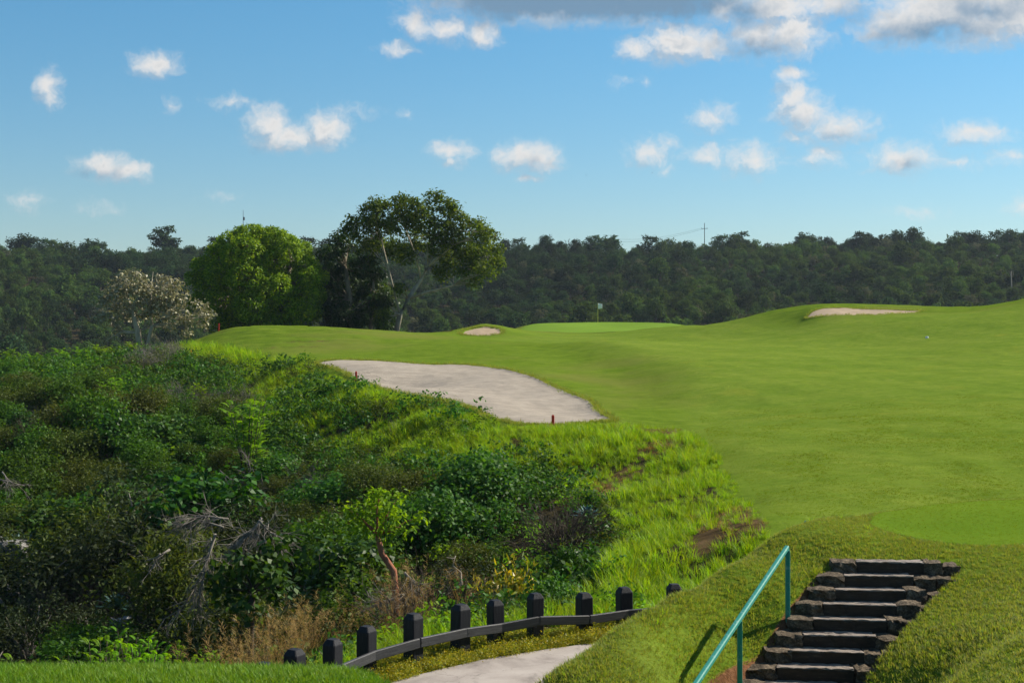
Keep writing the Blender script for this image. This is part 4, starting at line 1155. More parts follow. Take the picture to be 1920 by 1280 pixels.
def twig_mesh(seed, n=26, h=1.0, w=1.0, r0=.018, sub=4):
    rr = np.random.default_rng(seed); mb = MB()
    for k in range(n):
        a = rr.uniform(0, 6.28); e = rr.uniform(.15, 1.3); L = rr.uniform(.6, 1.1)
        d = np.array([math.cos(a) * math.cos(e) * w, math.sin(a) * math.cos(e) * w, math.sin(e) * h]) * L
        p1 = d * .5 + rr.normal(size=3) * .06; mb.tube([(0, 0, -.1), p1, d], [r0, r0 * .6, r0 * .22], 4, False)
        for j in range(sub):
            t = rr.uniform(.35, .95); q = d * t + (p1 - d * .5) * (1 - abs(2 * t - 1)); e2 = q + unit(d + rr.normal(size=3) * .55) * rr.uniform(.18, .45)
            mb.tube([q, (q + e2) / 2 + rr.normal(size=3) * .03, e2], [r0 * .4, r0 * .28, r0 * .14], 3, False)
    return mb

G_BANK = 'shrubs crowding the ravine bank'
KINDS = {}
def add_kind(key, name, mat, stem, variants):
    KINDS[key] = []
    for (vf, mb) in variants:
        r = bpy.data.objects.new(name, None)
        a = mesh_obj('foliage', vf[0], vf[1], M[mat], link=False) if vf is not None else None
        b = mb.build('stems', M[stem], None, True, link=False)
        KINDS[key].append((name, a, b))
add_kind('olive', 'olive_bush', 'olive', 'darktwig', [shrub_mesh(s, 8, 1.5, 1.15, .09, .035, 18, 125, .21) for s in (1, 2, 3)])
add_kind('shaded', 'shaded_scrub', 'shaded', 'twig', [shrub_mesh(s, 8, 1.5, 1.15, .10, .04, 12, 80, .22) for s in (31, 32)])
add_kind('mid', 'green_bush', 'mid', 'darktwig', [shrub_mesh(s, 8, 1.4, 1.1, .095, .05, 16, 130, .20) for s in (4, 5, 6)])
add_kind('vine', 'vine_mound', 'vine', 'darktwig', [shrub_mesh(s, 10, .95, 1.35, .105, .085, 10, 145, .20, .35, .6, .7, .40) for s in (7, 8, 9)])
add_kind('bright', 'feathery_bush', 'bright', 'darktwig', [feathery_mesh(s, 14, 1.7, 14, .10, .034, .42) for s in (10, 11)])
add_kind('fern', 'feathery_shrub', 'bright', 'darktwig', [feathery_mesh(s, 16, 1.6, 22, .055, .013, .27) for s in (21, 22, 23)])
add_kind('glossy', 'broadleaf_bush', 'glossy', 'darktwig', [shrub_mesh(s, 7, 1.4, 1.0, .12, .09, 12, 95, .24, .3, .4) for s in (13, 14)])
add_kind('grey', 'dry_bush', 'twig', 'darktwig', [(None, twig_mesh(s, 70, 1.0, 1.05, .012, 7)) for s in (15, 16)])
add_kind('croton', 'yellow_leaved_bush', 'croton', 'twig', [shrub_mesh(17, 7, 1.3, .8, .17, .055, 9, 80, .2, -.3, .3)])
def put_shrub(key, var, loc, rz, s, label, group=None, tilt=(0, 0)):
    name, a, b = KINDS[key][var % len(KINDS[key])]
    r = empty(name, loc, label, 'bush' if key != 'vine' else 'vines', group, rz, s); r.rotation_euler = (tilt[0], tilt[1], rz)
    for src in (a, b):
        if src is None: continue
        c = src.copy(); coll().objects.link(c); c.parent = r; c.name = src.name.split('.')[0]
    return r

def free_sites(q, spacing):
    keep = []; cell = {}
    for i, (x, y_) in enumerate(q):
        r = spacing(y_); c = (int(x // 4), int(y_ // 4)); ok = True
        for dx in (-1, 0, 1):
            for dy in (-1, 0, 1):
                for j in cell.get((c[0] + dx, c[1] + dy), ()):
                    if (x - q[j][0]) ** 2 + (y_ - q[j][1]) ** 2 < r * r: ok = False
        if ok: cell.setdefault(c, []).append(i); keep.append(i)
    return q[keep]
def bank_sites():
    q = pts_in(WILD, 1.6); q = q[(q[:, 1] > 24) & (q[:, 1] < 107)]
    col = 960 + F * q[:, 0] / q[:, 1]
    q = q[(col > -120) & (col < 1190)]; q = q[sdist(q[:, 0], q[:, 1], TALL) < -.4]
    s = sdist(q[:, 0], q[:, 1], WILD); q = q[s > .8 + .022 * q[:, 1]]
    col = 960 + F * q[:, 0] / q[:, 1]
    q = q[~((q[:, 1] < 30) & (col > 250) & (col < 1150))]
    ed = sdist(q[:, 0], q[:, 1], WILD); q = q[ed > 7.0]
    col = 960 + F * q[:, 0] / q[:, 1]; y_ = q[:, 1]      # keep clear of the particular plants
    q = q[~((col > 630) & (col < 800) & (y_ < 34.5)) & ~((col > 310) & (col < 560) & (y_ < 33)) & ~((col > 590) & (col < 780) & (y_ > 64)) & ~((col > 990) & (y_ < 40))]
    q = q[RNG.permutation(len(q))]
    return free_sites(q, lambda y_: 1.1 + .013 * y_)
WORD = {'olive': 'olive small-leaved bush', 'mid': 'mid-green leafy bush', 'vine': 'mound of broad-leaved vines', 'bright': 'light green feathery bush', 'glossy': 'glossy broad-leaved bush', 'grey': 'grey leafless thicket', 'shaded': 'dull scrub coloured dark for shade'}
def shrub_label(key, s, col, y_):
    size = 'small' if s < .95 else 'large' if s > 1.45 else 'medium-sized'
    if y_ > 78: where = 'at the top of the bank below the silvery tree' if col < 330 else 'at the top of the bank under the worn hump'
    elif y_ > 52: where = ('high on the far left of the ravine bank' if col < 200 else 'on the upper bank around the tall light feathery bush' if col < 520 else "on the upper bank below the long bunker's narrow end" if col < 800 else "on the upper bank below the long bunker's near tip")
    else: where = ('low on the bank near the limestone face' if col < 200 else 'low on the bank around the bleached dead branches' if col < 400 else 'low on the bank around the glossy round-leaved bush' if col < 600 else 'on the bank beside the small red-barked tree' if col < 850 else 'on the bank next to the tall grass slope')
    return size + ' ' + WORD[key] + ' ' + where
q = bank_sites()
vis = q[:, 1]; q = q[np.argsort(vis)][:292]
print('bank shrubs', len(q))
zz = H(q[:, 0], q[:, 1]); edge = sdist(q[:, 0], q[:, 1], WILD); zone = vnoise(q[:, 0] / 6 + 40, q[:, 1] / 9, 71); zone2 = vnoise(q[:, 0] / 4 + 9, q[:, 1] / 6, 72)
for i, (x, y_) in enumerate(q):
    col = 960 + F * x / y_; u = random.random()
    if col > 520 and zone[i] > -.1: key = random.choices(['vine', 'mid', 'glossy', 'bright', 'olive'], [.60, .20, .06, .08, .06])[0]
    elif zone2[i] > .35: key = random.choices(['mid', 'bright', 'vine'], [.5, .2, .3])[0]
    else: key = random.choices(['olive', 'mid', 'grey', 'glossy', 'vine', 'bright'], [.50, .22, .10, .05, .09, .04])[0]
    if y_ < 52 and key == 'bright': key = 'mid'
    if y_ < 56 and (col < 560 or y_ < 40) and key in ('olive', 'mid', 'vine') and random.random() < .70: key = 'shaded'  # low bank bushes swapped for the scrub with shade in its colour
    s = (.82 + .011 * y_) * random.uniform(.75, 1.25) * (1 - .45 * sstep(70, 96, y_)) * (.42 if edge[i] < 6 else .7 if edge[i] < 10 else 1.0) * (random.choice([.8, 1.1, 1.5]) if y_ < 60 else 1.0)
    put_shrub(key, random.randrange(3), (x, y_, zz[i] - .08), random.uniform(0, 6.28), (s, s, s * random.uniform(.8, 1.15)) if key != 'vine' else (s * 1.25, s * 1.25, s * random.uniform(.75, 1.2)), shrub_label(key, s, col, y_),
              G_BANK + (', high part' if y_ > 52 else ', low part') + ', ' + KINDS[key][0][0].replace('_', ' '), (random.uniform(-.1, .1), random.uniform(-.1, .1)))

# particular plants
def at_ground(c, d): x, y_ = xy(c, d); return (x, y_, hz(x, y_))
def to_top(key, var, c, d, top_row, label, hnat, group=None, wf=1.0):
    g = at_ground(c, d); top = (HZ - top_row) / F * d; s = max(.25, (top - g[2]) / hnat)
    return put_shrub(key, var, (g[0], g[1], g[2] - .05), random.uniform(0, 6.28), (s * wf, s * wf, s), label, group)
for k, (c, d, row) in enumerate([(110,104,652),(150,103,650),(185,105,645),(215,103,648),(250,105,640),(275,106,645),(300,104,650),(60,103,660),(232,100,668),(180,99,670),(275,99,672),(125,99,676)]):
    to_top('bright', k, c, d, row, 'sunlit feathery green bush along the crest below the silvery tree', 1.65, 'feathery bushes along the crest', 1.25)
to_top('bright', 0, 20, 98, 652, 'yellowish feathery bush where the ravine crest meets the far forest', 1.65, None, 1.1)
to_top('bright', 1, 465, 62, 748, 'tall light green feathery bush standing out on the upper bank', 1.65, None, .8)
to_top('croton', 0, 958, 28.5, 1032, 'yellow and green leaved bush just behind the timber fence', 1.35, None, .8)
to_top('vine', 1, 1035, 28, 1088, 'vine mound spilling towards the middle fence posts', .95, None, .75)
to_top('glossy', 0, 1065, 31, 1018, 'round leafy bush where tall grass meets the thicket behind the fence', 1.45, None, .7)
to_top('grey', 0, 1058, 38, 918, 'large grey dry bush beside the tall grass slope', 1.0, None, 1.0)
to_top('grey', 1, 790, 29, 1060, 'grey tangle of dead twigs right behind the tall fence posts', 1.0, None, .95)
for k, (c, d, row, w) in enumerate([(272,19.5,1160,.62),(190,19.8,1168,.6),(322,20.0,1190,.6),(70,18.5,1218,.7),(398,20.8,1200,.5),(232,18.6,1195,.7),(345,19,1222,.75)]):
    to_top('fern', k, c, d, row, ['tallest fresh green feathery shrub rising behind the lawn edge', 'broad fresh green feathery shrub beside the tallest one behind the lawn', 'slim feathery shrub next to the dry seed grass', 'tiny lone feathery sprig behind the lawn edge', 'single feathery sprout among the dry seed grass', 'low feathery shrub filling in between the two tallest', 'low feathery shrub at the foot of the dry grass'][k], 1.65, None, w)

# small red-barked tree
def small_tree(name, label, d, lobes, trunk, leaf, bark, L, Wd, n_per, per, size, shell=.3):
    base = at(trunk[0][0], trunk[0][1], d); zg = hz(base[0], base[1]); off = np.array([base[0], base[1], zg])
    r = empty(name, tuple(off), label, 'tree' if 'tree' in name else 'bush')
    pts = [at(c, row, d) - off for c, row, _ in trunk]; pts = [np.array([pts[0][0] * 1.0, 0, -.2])] + pts
    mb = MB(); mb.tube(pts, [trunk[0][2]] + [t[2] for t in trunk], 9); mb.build('trunk', bark, r, True)
    lw = []
    for c, row, rp in lobes:
        p = at(c, row, d) - off; p[1] += RNG.uniform(-.5, .5); lw.append((p, rp / F * d))
    lb = MB(); limbs(lb, pts[-1], [c for c, _ in lw], trunk[-1][2] * .55, .12, 4); lb.build('limbs', bark, r, True)
    cs, rs = crown_clumps(lw, n_per, size=size); v, f = clump_leaves(cs, rs, per, L, Wd, .3, shell=shell); mesh_obj('crown', v, f, leaf, r)
small_tree('red_barked_tree', 'small bright green tree with a crooked red-brown trunk on the bank', 33, [(700,945,28),(672,965,24),(735,962,24),(712,922,20),(690,990,22),(730,992,20),(762,985,14),(655,948,14),(785,975,9),(745,935,14)],
           [(742,1115,.085),(738,1070,.08),(716,1038,.075),(708,1005,.06)], M['bright'], M['redbark'], .14, .07, 130, 12, .17)
small_tree('sea_grape_bush', 'big rounded bush with glossy dark round leaves under the dead branches', 30, [(500,1035,26),(455,1050,26),(520,1065,26),(420,1075,24),(475,1085,34),(440,1110,28),(505,1110,30),(535,1095,18),(405,1105,18),(470,1130,28),(525,1022,14)],
           [(470,1190,.07),(472,1150,.06),(474,1110,.05)], M['glossy'], M['darktwig'], .17, .14, 95, 9, .2, .45)

# dead fallen branches, bleached
def dead_branch(label, d, paths, n_tw, length, seed):
    rr = np.random.default_rng(seed); p0 = at(paths[0][0][0], paths[0][0][1], d)
    zg = hz(p0[0], p0[1]); off = np.array([p0[0], p0[1], zg]); r = empty('dead_branch', tuple(off), label, 'dead branch')
    main = MB(); tw = MB()
    for path in paths:
        pts = [at(c, row, d) - off + rr.normal(size=3) * np.array([.02, .12, .02]) for c, row in path]
        main.tube(pts, list(np.linspace(.030, .012, len(pts))), 6)
        for k in range(int(n_tw * 1.7)):
            t = rr.uniform(.1, 1) * (len(pts) - 1); i = min(int(t), len(pts) - 2); q = pts[i] + (pts[i + 1] - pts[i]) * (t - i)
            dd = unit(unit(pts[i + 1] - pts[i]) + rr.normal(size=3) * .7 + np.array([0, 0, -.35])); L = length * rr.uniform(.4, 1.2)
            m1 = q + dd * L * .5 + rr.normal(size=3) * .05; e = q + dd * L + np.array([0, 0, -.1 * L])
            tw.tube([q, m1, e], [.010, .007, .003], 4, False)
            for j in range(3):
                e2 = m1 + unit(dd + rr.normal(size=3) * .6) * L * rr.uniform(.3, .6); tw.tube([m1, e2], [.006, .003], 3, False)
    main.build('limb', M['twig'], r, True); tw.build('twigs', M['twig'], r, True)
dead_branch('bleached dead branch with a fan of twigs lying over the bushes', 31.5, [[(488,972),(480,990),(455,1010),(430,1030)],[(488,972),(500,1000),(530,1010)],[(492,975),(470,1000),(450,1020)]], 16, .7, 1)
dead_branch('bleached dead branch trailing down beside the glossy round-leaved bush', 30.2, [[(405,1000),(395,1030),(380,1070),(360,1110),(335,1150)],[(400,1010),(385,1060),(375,1110),(370,1150)]], 24, .6, 2)
dead_branch('flattened grey dead twigs spread across dark bushes', 35, [[(420,985),(380,975),(340,985)],[(430,975),(390,965),(350,970)]], 22, .8, 3)
dead_branch('short grey dead limb jutting out of the lower thicket', 33, [[(320,1032),(300,1040),(278,1048)],[(300,1040),(290,1055),(283,1068)]], 4, .35, 4)
dead_branch('crooked pale dead stick rising behind the fence', 28.5, [[(868,1095),(862,1075),(850,1060),(851,1040)]], 4, .25, 5)
dead_branch('grey dead branch bending down behind the left fence posts', 29, [[(755,1072),(770,1090),(772,1108),(755,1120)],[(772,1108),(735,1122),(712,1130)]], 22, .55, 6)
dead_branch('thin pale dead branches crossing the upper thicket', 60, [[(410,880),(430,895),(455,905)],[(455,905),(470,880),(465,862)]], 9, .9, 7)
dead_branch('pale bare branch leaning out at the far left of the ravine', 48, [[(0,895),(20,900),(45,912)],[(0,885),(12,895),(28,908)]], 5, .7, 8)

# agaves and limestone
def agave(c, d, row, s, label):
    d = ground_hit(c, row + 8) - 1.5; s = s * d / 30; g = at_ground(c, d); r = empty('agave', (g[0], g[1], (HZ - row) / F * d), label, 'agave', None, random.uniform(0, 6), s)
    mb = MB()
    for k in range(26):
        a = k * 2.4; e = .15 + 1.2 * (k / 26); L = .75 * (1 - .25 * k / 26); cu = np.array([math.cos(a) * math.cos(e), math.sin(a) * math.cos(e), math.sin(e)]); sd_ = np.array([-math.sin(a), math.cos(a), 0])
        vs = []; prof = [(0, .05), (.35, .075), (.7, .05), (1, .004)]
        for t, w in prof:
            p = cu * L * t + np.array([0, 0, -.10 * t * t]); n_ = np.cross(sd_, cu)
            vs += [p - sd_ * w, p - n_ * .018 * (1 - t), p + sd_ * w, p - n_ * .006]
        mb.add(vs, [(i * 4 + j, i * 4 + (j + 1) % 4, i * 4 + 4 + (j + 1) % 4, i * 4 + 4 + j) for i in range(3) for j in range(4)])
    mb.build('leaves', M['agave'], r)
    mb = MB(); mb.tube([(0, 0, -max(.4, (HZ - row) / F * d - g[2])/s), (0, 0, .1)], [.09, .07], 7); mb.build('stem', M['darktwig'], r)
agave(220, 27, 1140, .75, 'blue-green agave above the small pale rock')
agave(42, 30, 1030, .8, 'blue-green agave beside the big pale limestone face')
agave(100, 33, 995, .85, 'blue-green agave clinging above the limestone face')
agave(145, 31, 1050, .6, 'small dim agave hidden among dark bushes')
agave(1100, 36.5, 968, .55, 'pale agave poking out near the large grey dry bush')
def outcrop(c, row, d, size, seed, label):
    d = ground_hit(c, row + 25) - 1.0; size = [k * d / 30 for k in size]; p = at(c, row, d); o_ = MB()
    rock(o_, (0, 0, 0), size, seed, .3, .28); rock(o_, (size[0] * .35, -.2, -size[2] * .35), [k * .7 for k in size], seed + 1, 1.0, .28); rock(o_, (-size[0] * .3, .1, -size[2] * .45), [k * .8 for k in size], seed + 2, 2.0, .28)
    rock(o_, (size[0] * .1, .5, -size[2] * .75), [k * 1.1 for k in size], seed + 3, .5, .2)
    o = o_.build('limestone_outcrop', M['lime'], None); o.location = p; tag(o, label, 'rock')
outcrop(15, 1060, 29.5, (.75, .8, 1.0), 41, 'big pale limestone face showing through the bushes at the ravine edge')
outcrop(228, 1180, 26, (.40, .5, .45), 51, 'small pale rock beneath the agave near the feathery shrubs')
# ------------------------------------------------------------------ grasses and undergrowth (uncountable)
def tuft(name, mat, seed, **kw):
    random.seed(seed); v, f = blades(**kw); return proto_obj(name, v, f, mat)
def rnd(n): return RNG.uniform(0, 6.283, n)
# close-mown turf on the mound, round the tee and stairs
MOUND = P_([(930,14.2),(1000,17.2),(1090,18.4),(1180,20.0),(1300,21.8),(1400,23.2),(1470,25.5),(1560,27.0),(1700,28.0),(2060,28.5),(2120,11.5),(1750,12.5),(1500,14.0)])
mt = [tuft('mown_tuft_%d' % k, M['turf'], 20 + k, n=11, h=.052, spread=.055, lean=.75, width=.0075, seg=2) for k in range(4)]
q = pts_in(MOUND, 560)
i_ = (20.0 - q[:, 1]) / RUN; lat = q[:, 0] - (step_pos(0)[0] - SHIFT * i_)
on_st = (np.abs(lat) < .90) & (q[:, 1] > 16.9) & (q[:, 1] < 20.35); gut = (lat > -1.04) & (lat < -.8) & (q[:, 1] > 16.9) & (q[:, 1] < 19.9)
q = q[~on_st & ~(gut & (RNG.random(len(q)) < .85))]
q = q[(sdist(q[:, 0], q[:, 1], SHEETS[4][0]) < .30 * RNG.random(len(q)) ** 2) & (seg_dist(q[:, 0], q[:, 1], PATH_C) > .98)]
c_ = 960 + F * q[:, 0] / q[:, 1]; q = q[(c_ > 900) & (c_ < 2050)]
print('mown', len(q))
hgt = .75 + .35 * vnoise(q[:, 0] * 1.3, q[:, 1] * 1.3, 61) + .35 * RNG.random(len(q))
scatter('mown_grass', mt, np.column_stack([q, H(q[:, 0], q[:, 1]) - .004]), rnd(len(q)), hgt, RNG.integers(0, 4, len(q)), 'short mown rough grass over the mound and around the stairs')
# lawn where the camera stands
lt = [tuft('lawn_tuft_%d' % k, M['lawn'], 30 + k, n=10, h=.042, spread=.03, lean=.7, width=.0042, seg=2) for k in range(4)]
LAWN = P_([(-120,5.6),(960,5.6),(960,7.6),(700,8.3),(-120,8.6)])
q = pts_in(LAWN, 1900)
scatter('lawn_grass', lt, np.column_stack([q, H(q[:, 0], q[:, 1]) - .003]), rnd(len(q)), RNG.uniform(.7, 1.25, len(q)), RNG.integers(0, 4, len(q)), 'bright short lawn grass on the bank edge before the ravine')
# the tee and the near fairway carry very short grass
ft = [tuft('short_tuft_%d' % k, M['fairgrass'], 33 + k, n=9, h=.026, spread=.05, lean=.8, width=.007, seg=2) for k in range(3)]
q = pts_in(TEE, 420); c_ = 960 + F * q[:, 0] / q[:, 1]; q = q[c_ < 2000]
scatter('tee_grass', ft, np.column_stack([q, H(q[:, 0], q[:, 1], sheets=False) + .010]), rnd(len(q)), RNG.uniform(.35, .7, len(q)), RNG.integers(0, 3, len(q)), 'very short grass of the mown tee')
FW = P_([(1330,50),(1400,41),(1450,34),(1490,30.5),(1560,28),(2000,27.5),(2000,62),(1310,62)])
q = pts_in(FW, 150); q = q[RNG.random(len(q)) < np.clip(1.25 - (q[:, 1] - 30) / 36, .15, 1)]
ft2 = [o.copy() for o in ft]
for k, o in enumerate(ft2): o.name = 'fairway_tuft_%d' % k
hh = .9 + .5 * vnoise(q[:, 0] / 1.1, q[:, 1] / 1.6, 14)
scatter('fairway_grass', ft2, np.column_stack([q, H(q[:, 0], q[:, 1]) - .002]), rnd(len(q)), hh * RNG.uniform(.8, 1.3, len(q)), RNG.integers(0, 3, len(q)), 'short mown grass of the near fairway')
# ragged turf lip round the bunkers
lp = []
for poly, reps in ((SHEETS[0][0], 26), (SHEETS[1][0], 10), (SHEETS[2][0], 10)):
    a = np.array(poly); b = np.roll(a, -1, 0)
    for _ in range(reps):
        t = RNG.random((len(a), 1)); w = a + (b - a) * t; nrm = unit(np.stack([(b - a)[:, 1], -(b - a)[:, 0]], 1)); lp.append(w + nrm * RNG.normal(.0, .09, (len(a), 1)))
q = np.concatenate(lp); mt2 = [o.copy() for o in mt]
for k, o in enumerate(mt2): o.name = 'lip_tuft_%d' % k
scatter('bunker_lip_grass', mt2, np.column_stack([q, H(q[:, 0], q[:, 1], sheets=False) - .01]), rnd(len(q)), RNG.uniform(1.2, 3.2, len(q)), RNG.integers(0, 4, len(q)), 'ragged grass fringe hanging over the bunker lips', .35)
# taller loose blades on the mound
st = [tuft('loose_tuft_%d' % k, M['tallgrass'], 36 + k, n=9, h=.13, spread=.05, lean=.8, width=.010, seg=3) for k in range(2)]
q = pts_in(MOUND, 2.2); i_ = (20.0 - q[:, 1]) / RUN; lat = q[:, 0] - (step_pos(0)[0] - SHIFT * i_)
q = q[(np.abs(lat) > .92) & (sdist(q[:, 0], q[:, 1], SHEETS[4][0]) < -.1) & (seg_dist(q[:, 0], q[:, 1], PATH_C) > 1.0)]
q2 = np.array([[step_pos(i)[0] + s * (.93 + .1 * random.random()), step_pos(i)[1] + random.uniform(0, .3)] for i in range(10) for s in (-1, 1, 1) if random.random() < .6])
q = np.concatenate([q, q2])
scatter('loose_grass', st, np.column_stack([q, H(q[:, 0], q[:, 1]) - .01]), rnd(len(q)), RNG.uniform(.5, 1.0, len(q)), RNG.integers(0, 2, len(q)), 'stray longer grass blades on the mown mound')
# tall wild grass of the slope beside the fairway and along the bunker lip
tg = [tuft('tall_tuft_%d' % k, M['tallgrass'], 40 + k, n=34, h=.50, spread=.16, lean=.75, width=.019, seg=4, curl=.9) for k in range(5)]
dg = [tuft('dead_tuft_%d' % k, M['drygrass'], 50 + k, n=26, h=.22, spread=.18, lean=1.2, width=.018, seg=3) for k in range(2)]
q = pts_in(TALL, 22)
lip = pts_in(WILD, 26); lip = lip[(lip[:, 1] > 50) & (lip[:, 1] < 105)]
lc = 960 + F * lip[:, 0] / lip[:, 1]; lip = lip[(lc > 330) & (lc < 1060)]
ls = sdist(lip[:, 0], lip[:, 1], WILD); lip = lip[RNG.random(len(lip)) < np.clip(1.2 - ls / (6.5 + 4.5 * vnoise(lip[:, 0] / 3, lip[:, 1] / 3, 8)), 0, 1)]
q = np.concatenate([q, lip]); n = len(q)
patch = fbm(q[:, 0] / 2.6, q[:, 1] / 5.0, 31, 3); drym = sstep(-.02, .28, patch)
is_dry = (RNG.random(n) < drym * .85) & (sdist(q[:, 0], q[:, 1], TALL) > 0)
keep = ~(is_dry & (RNG.random(n) < .25)); q = q[keep]; is_dry = is_dry[keep]; n = len(q)
idx = np.where(is_dry, RNG.integers(0, 2, n), 2 + RNG.integers(0, 5, n))
es = sdist(q[:, 0], q[:, 1], WILD); sc = RNG.uniform(.55, 1.2, n) * (.75 + .35 * vnoise(q[:, 0] / 2, q[:, 1] / 2, 13)) * np.clip(.6 + es / 2.5, .6, 1) * np.where(q[:, 1] > 50, 1.15, 1)
for k, o in enumerate(dg + tg): o.name = 'wild_grass_%d' % k
print('tall grass', n)
scatter('wild_grass', dg + tg, np.column_stack([q, H(q[:, 0], q[:, 1]) - .03]), rnd(n), sc, idx, 'tall bright wild grass with brown trampled patches on the slope', .18)
# sunlit grass on the left crest and hump flank
CREST = P_([(-50,97),(120,98),(330,98),(470,92),(585,86),(570,89),(440,100),(360,108),(300,112),(150,112),(-50,110)])
q = pts_in(CREST, 6); n = len(q)
tg2 = [o.copy() for o in tg] + [o.copy() for o in dg]
for k, o in enumerate(tg2): o.name = 'crest_grass_%d' % k
scatter('crest_grass', tg2, np.column_stack([q, H(q[:, 0], q[:, 1]) - .03]), rnd(n), RNG.uniform(.9, 1.8, n), np.where(RNG.random(n) < .22, 5, 0) + RNG.integers(0, 2, n), 'sunlit tall grass along the left crest of the ravine', .15)
# grass behind the fence
FENCE_BACK = P_([(470,19.6),(600,21.6),(760,23.0),(900,24.2),(1060,25.3),(1263,26.0),(1420,27.3),(1400,28.8),(1200,29.0),(1050,28.2),(900,26.8),(760,25.2),(600,23.8),(470,22.0)])
q = pts_in(FENCE_BACK, 24); n = len(q)
tg3 = [o.copy() for o in tg]
for k, o in enumerate(tg3): o.name = 'fence_grass_%d' % k
scatter('fence_grass', tg3, np.column_stack([q, H(q[:, 0], q[:, 1]) - .02]), rnd(n), RNG.uniform(.4, .95, n), RNG.integers(0, 5, n), 'green grass growing behind the timber fence', .15)
# dry seed grass
def seed_tuft(k):
    random.seed(60 + k); v, f = blades(n=12, h=.70, spread=.12, lean=.5, width=.007, seg=4, curl=1.0)
    o0 = len(f); v = list(v); f = list(f)
    for j in range(9):
        a = random.uniform(0, 6.28); le = random.uniform(.1, .45); h = random.uniform(.85, 1.2)
        bx, by = random.uniform(-.1, .1), random.uniform(-.1, .1); tx, ty = bx + math.cos(a) * le * h, by + math.sin(a) * le * h
        s = len(v); v += [(bx - .003, by, 0), (bx + .003, by, 0), ((bx + tx) / 2 - (tx - bx) * .15, (by + ty) / 2 - (ty - by) * .15, h * .55), (tx, ty, h * .95)]; f += [(s, s + 1, s + 2)]; v += [((bx + tx) / 2 - (tx - bx) * .15 + .005, (by + ty) / 2 - (ty - by) * .15, h * .55)]; f += [(s + 2, s + 4, s + 3)]
        for m in range(22):
            t = random.uniform(.0, 1); px_, py_, pz_ = tx + (tx - bx) * .25 * t, ty + (ty - by) * .25 * t, h * .88 + .22 * t
            d = [random.gauss(0, 1) * .05 + math.cos(a) * .03, random.gauss(0, 1) * .05 + math.sin(a) * .03, random.uniform(.0, .07)]
            s = len(v); v += [(px_, py_, pz_), (px_ + d[0] * .5 + .006, py_ + d[1] * .5, pz_ + d[2] * .5), (px_ + d[0], py_ + d[1], pz_ + d[2])]; f += [(s, s + 1, s + 2)]
    o = proto_obj('seed_grass_%d' % k, v, f, M['drygrass']); o.data.materials.append(M['seed'])
    mi = np.zeros(len(f), np.int32); mi[o0:] = 1; o.data.polygons.foreach_set('material_index', mi); return o
SEED = P_([(255,17.5),(420,19.2),(560,22.2),(700,24.0),(850,25.4),(900,27.4),(800,27.6),(600,26.4),(420,24.0),(280,20.5)])
q = pts_in(SEED, 7.5); q = q[vnoise(q[:, 0] / .9, q[:, 1] / .9, 15) > -.25]; n = len(q)
scatter('seed_grass', [seed_tuft(k) for k in range(4)], np.column_stack([q, H(q[:, 0], q[:, 1]) - .02]), rnd(n), RNG.uniform(.55, 1.2, n), RNG.integers(0, 4, n), 'tall rusty brown seed grass along the foot of the thicket', .10)
# yellow flowering weeds between fence and path
def weed(k):
    global RNG
    keep = RNG; RNG = np.random.default_rng(80 + k)
    C = RNG.normal(0, .07, (26, 3)); C[:, 2] = np.abs(RNG.normal(.07, .05, 26))
    v, f = clump_leaves(C, np.full(26, .035), 5, .026, .014, .1, 1.0, .2); RNG = keep
    return proto_obj('weed_%d' % k, v, f, M['weed'])
pe = np.array(spline(PATH_EDGE[1:9], 40, False)); tn = np.gradient(pe, axis=0); tn = unit(tn); nr = np.stack([-tn[:, 1], tn[:, 0]], 1)
k = RNG.integers(0, len(pe), 4200); off = RNG.uniform(-.02, 1.05, 4200); q = pe[k] + nr[k] * off[:, None] + RNG.normal(0, .03, (4200, 2))
m = RNG.random(4200) < .65 + .5 * vnoise(q[:, 0] * 1.5, q[:, 1] * 1.5, 91); q = q[m]; n = len(q)
scatter('verge_weeds', [weed(k) for k in range(4)], np.column_stack([q, H(q[:, 0], q[:, 1]) - .01]), rnd(n), RNG.uniform(.5, 1.25, n), RNG.integers(0, 4, n), 'low yellow flowering weeds between the fence and the path')
# undergrowth that fills the bank between the shrubs
def under(k, mat, L, Wd, per=9, nn=26, sp=.34):
    global RNG
    keep = RNG; RNG = np.random.default_rng(120 + k)
    C = RNG.normal(0, sp, (nn, 3)); C[:, 2] = np.abs(RNG.normal(.16, .13, nn))
    v, f = clump_leaves(C, np.full(nn, .15), per, L, Wd, .2, .8, .3); RNG = keep
    return proto_obj('undergrowth_%d' % k, v, f, M[mat])
ug = [under(0, 'mid', .085, .045, 13), under(1, 'vine', .10, .075, 12), under(2, 'olive', .08, .032, 13), under(3, 'glossy', .10, .07, 12), under(4, 'bright', .10, .045)]
tws = [twig_mesh(130 + k, 16, .7, .7, .010, 3).build('undergrowth_%d' % (5 + k), M['twig'], None, False, False) for k in range(2)]
q = pts_in(WILD, 3.0); c_ = 960 + F * q[:, 0] / q[:, 1]
q = q[(c_ > -150) & (c_ < 1300) & (q[:, 1] < 110) & (q[:, 1] > 14)]
q = q[(sdist(q[:, 0], q[:, 1], TALL) < .2) & (sdist(q[:, 0], q[:, 1], WILD) > .35)]
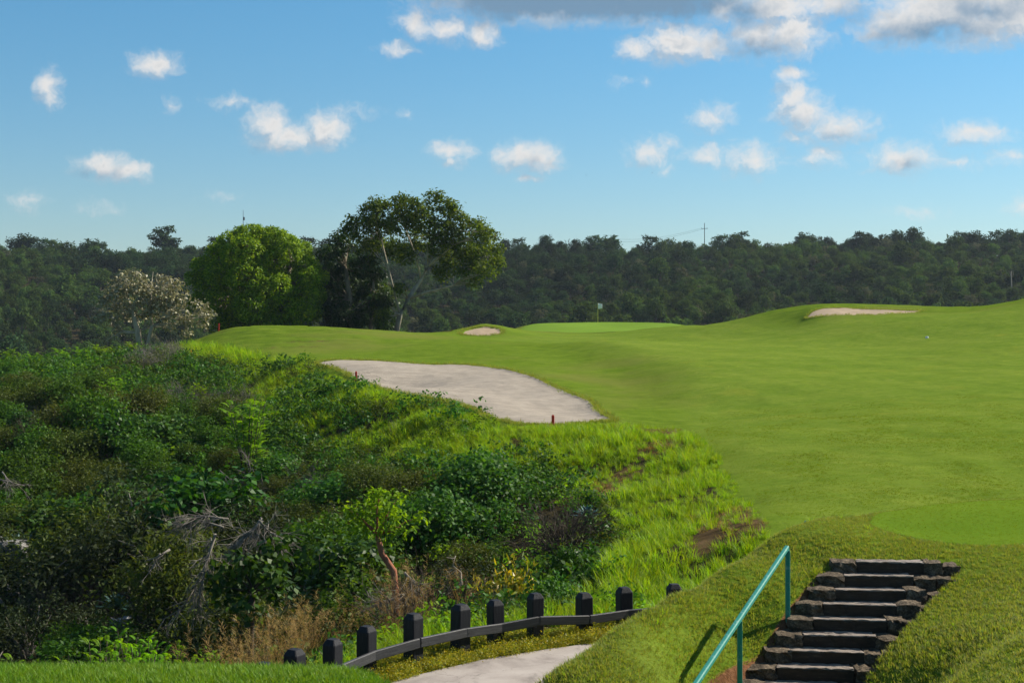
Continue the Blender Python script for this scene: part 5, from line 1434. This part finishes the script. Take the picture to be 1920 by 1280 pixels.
c_u = 960 + F * q[:, 0] / q[:, 1]; wd = sdist(q[:, 0], q[:, 1], WILD); m = ~((wd < 4.5) & (c_u > 420) & (q[:, 1] > 50) & (RNG.random(len(q)) < .85)) & ~((q[:, 1] < 56) & (RNG.random(len(q)) < .68))
q = q[m]; c_u = c_u[m]; n = len(q); z1 = vnoise(q[:, 0] / 5, q[:, 1] / 8, 71)
low = (q[:, 1] < 56) & (c_u < 560)
idx = np.where(z1 > .15, RNG.choice([0, 1, 1, 4], n), np.where(z1 > -.3, RNG.choice([0, 2, 3, 1], n), RNG.choice([2, 2, 0, 5, 6], n)))
idx = np.where(low & (RNG.random(n) < .6), 7, idx)  # low undergrowth also takes the leaf colour darkened for ravine shade
print('undergrowth', n)
scatter('undergrowth', ug + tws + [under(7, 'shaded', .10, .04)], np.column_stack([q, H(q[:, 0], q[:, 1]) - .03]), rnd(n), RNG.uniform(.7, 1.3, n) * (.75 + .009 * q[:, 1]), idx, 'tangled low leaves and twigs between the ravine shrubs', .2)

# ------------------------------------------------------------------ the hazy air over the valley
def make_haze():
    x0, x1, y0, y1, z0, z1 = -2200, 2200, -60, 3400, -60, 75
    zmin = min(v for v in GZ.ravel()); z0 = float(zmin) - 1.0
    vs = [(x0, y0, z0), (x1, y0, z0), (x1, y1, z0), (x0, y1, z0), (x0, y0, z1), (x1, y0, z1), (x1, y1, z1), (x0, y1, z1)]
    gx_max = float(np.abs(GX).max()) + 50
    vs = [(gx_max * (1 if x > 0 else -1), y, z) for x, y, z in vs]
    m, nt, out = new_mat('hazy_air')
    pv = nt.new('ShaderNodeVolumePrincipled'); pv.inputs['Color'].default_value = (.70, .84, 1.0, 1); pv.inputs['Density'].default_value = HAZE; pv.inputs['Anisotropy'].default_value = .2
    nt.link(pv.outputs[0], out.inputs['Volume'])
    return tag(mesh_obj('haze', vs, [(0,3,2,1),(4,5,6,7),(0,1,5,4),(1,2,6,5),(2,3,7,6),(3,0,4,7)], m), kind='stuff')
HAZE = .00009
make_haze()
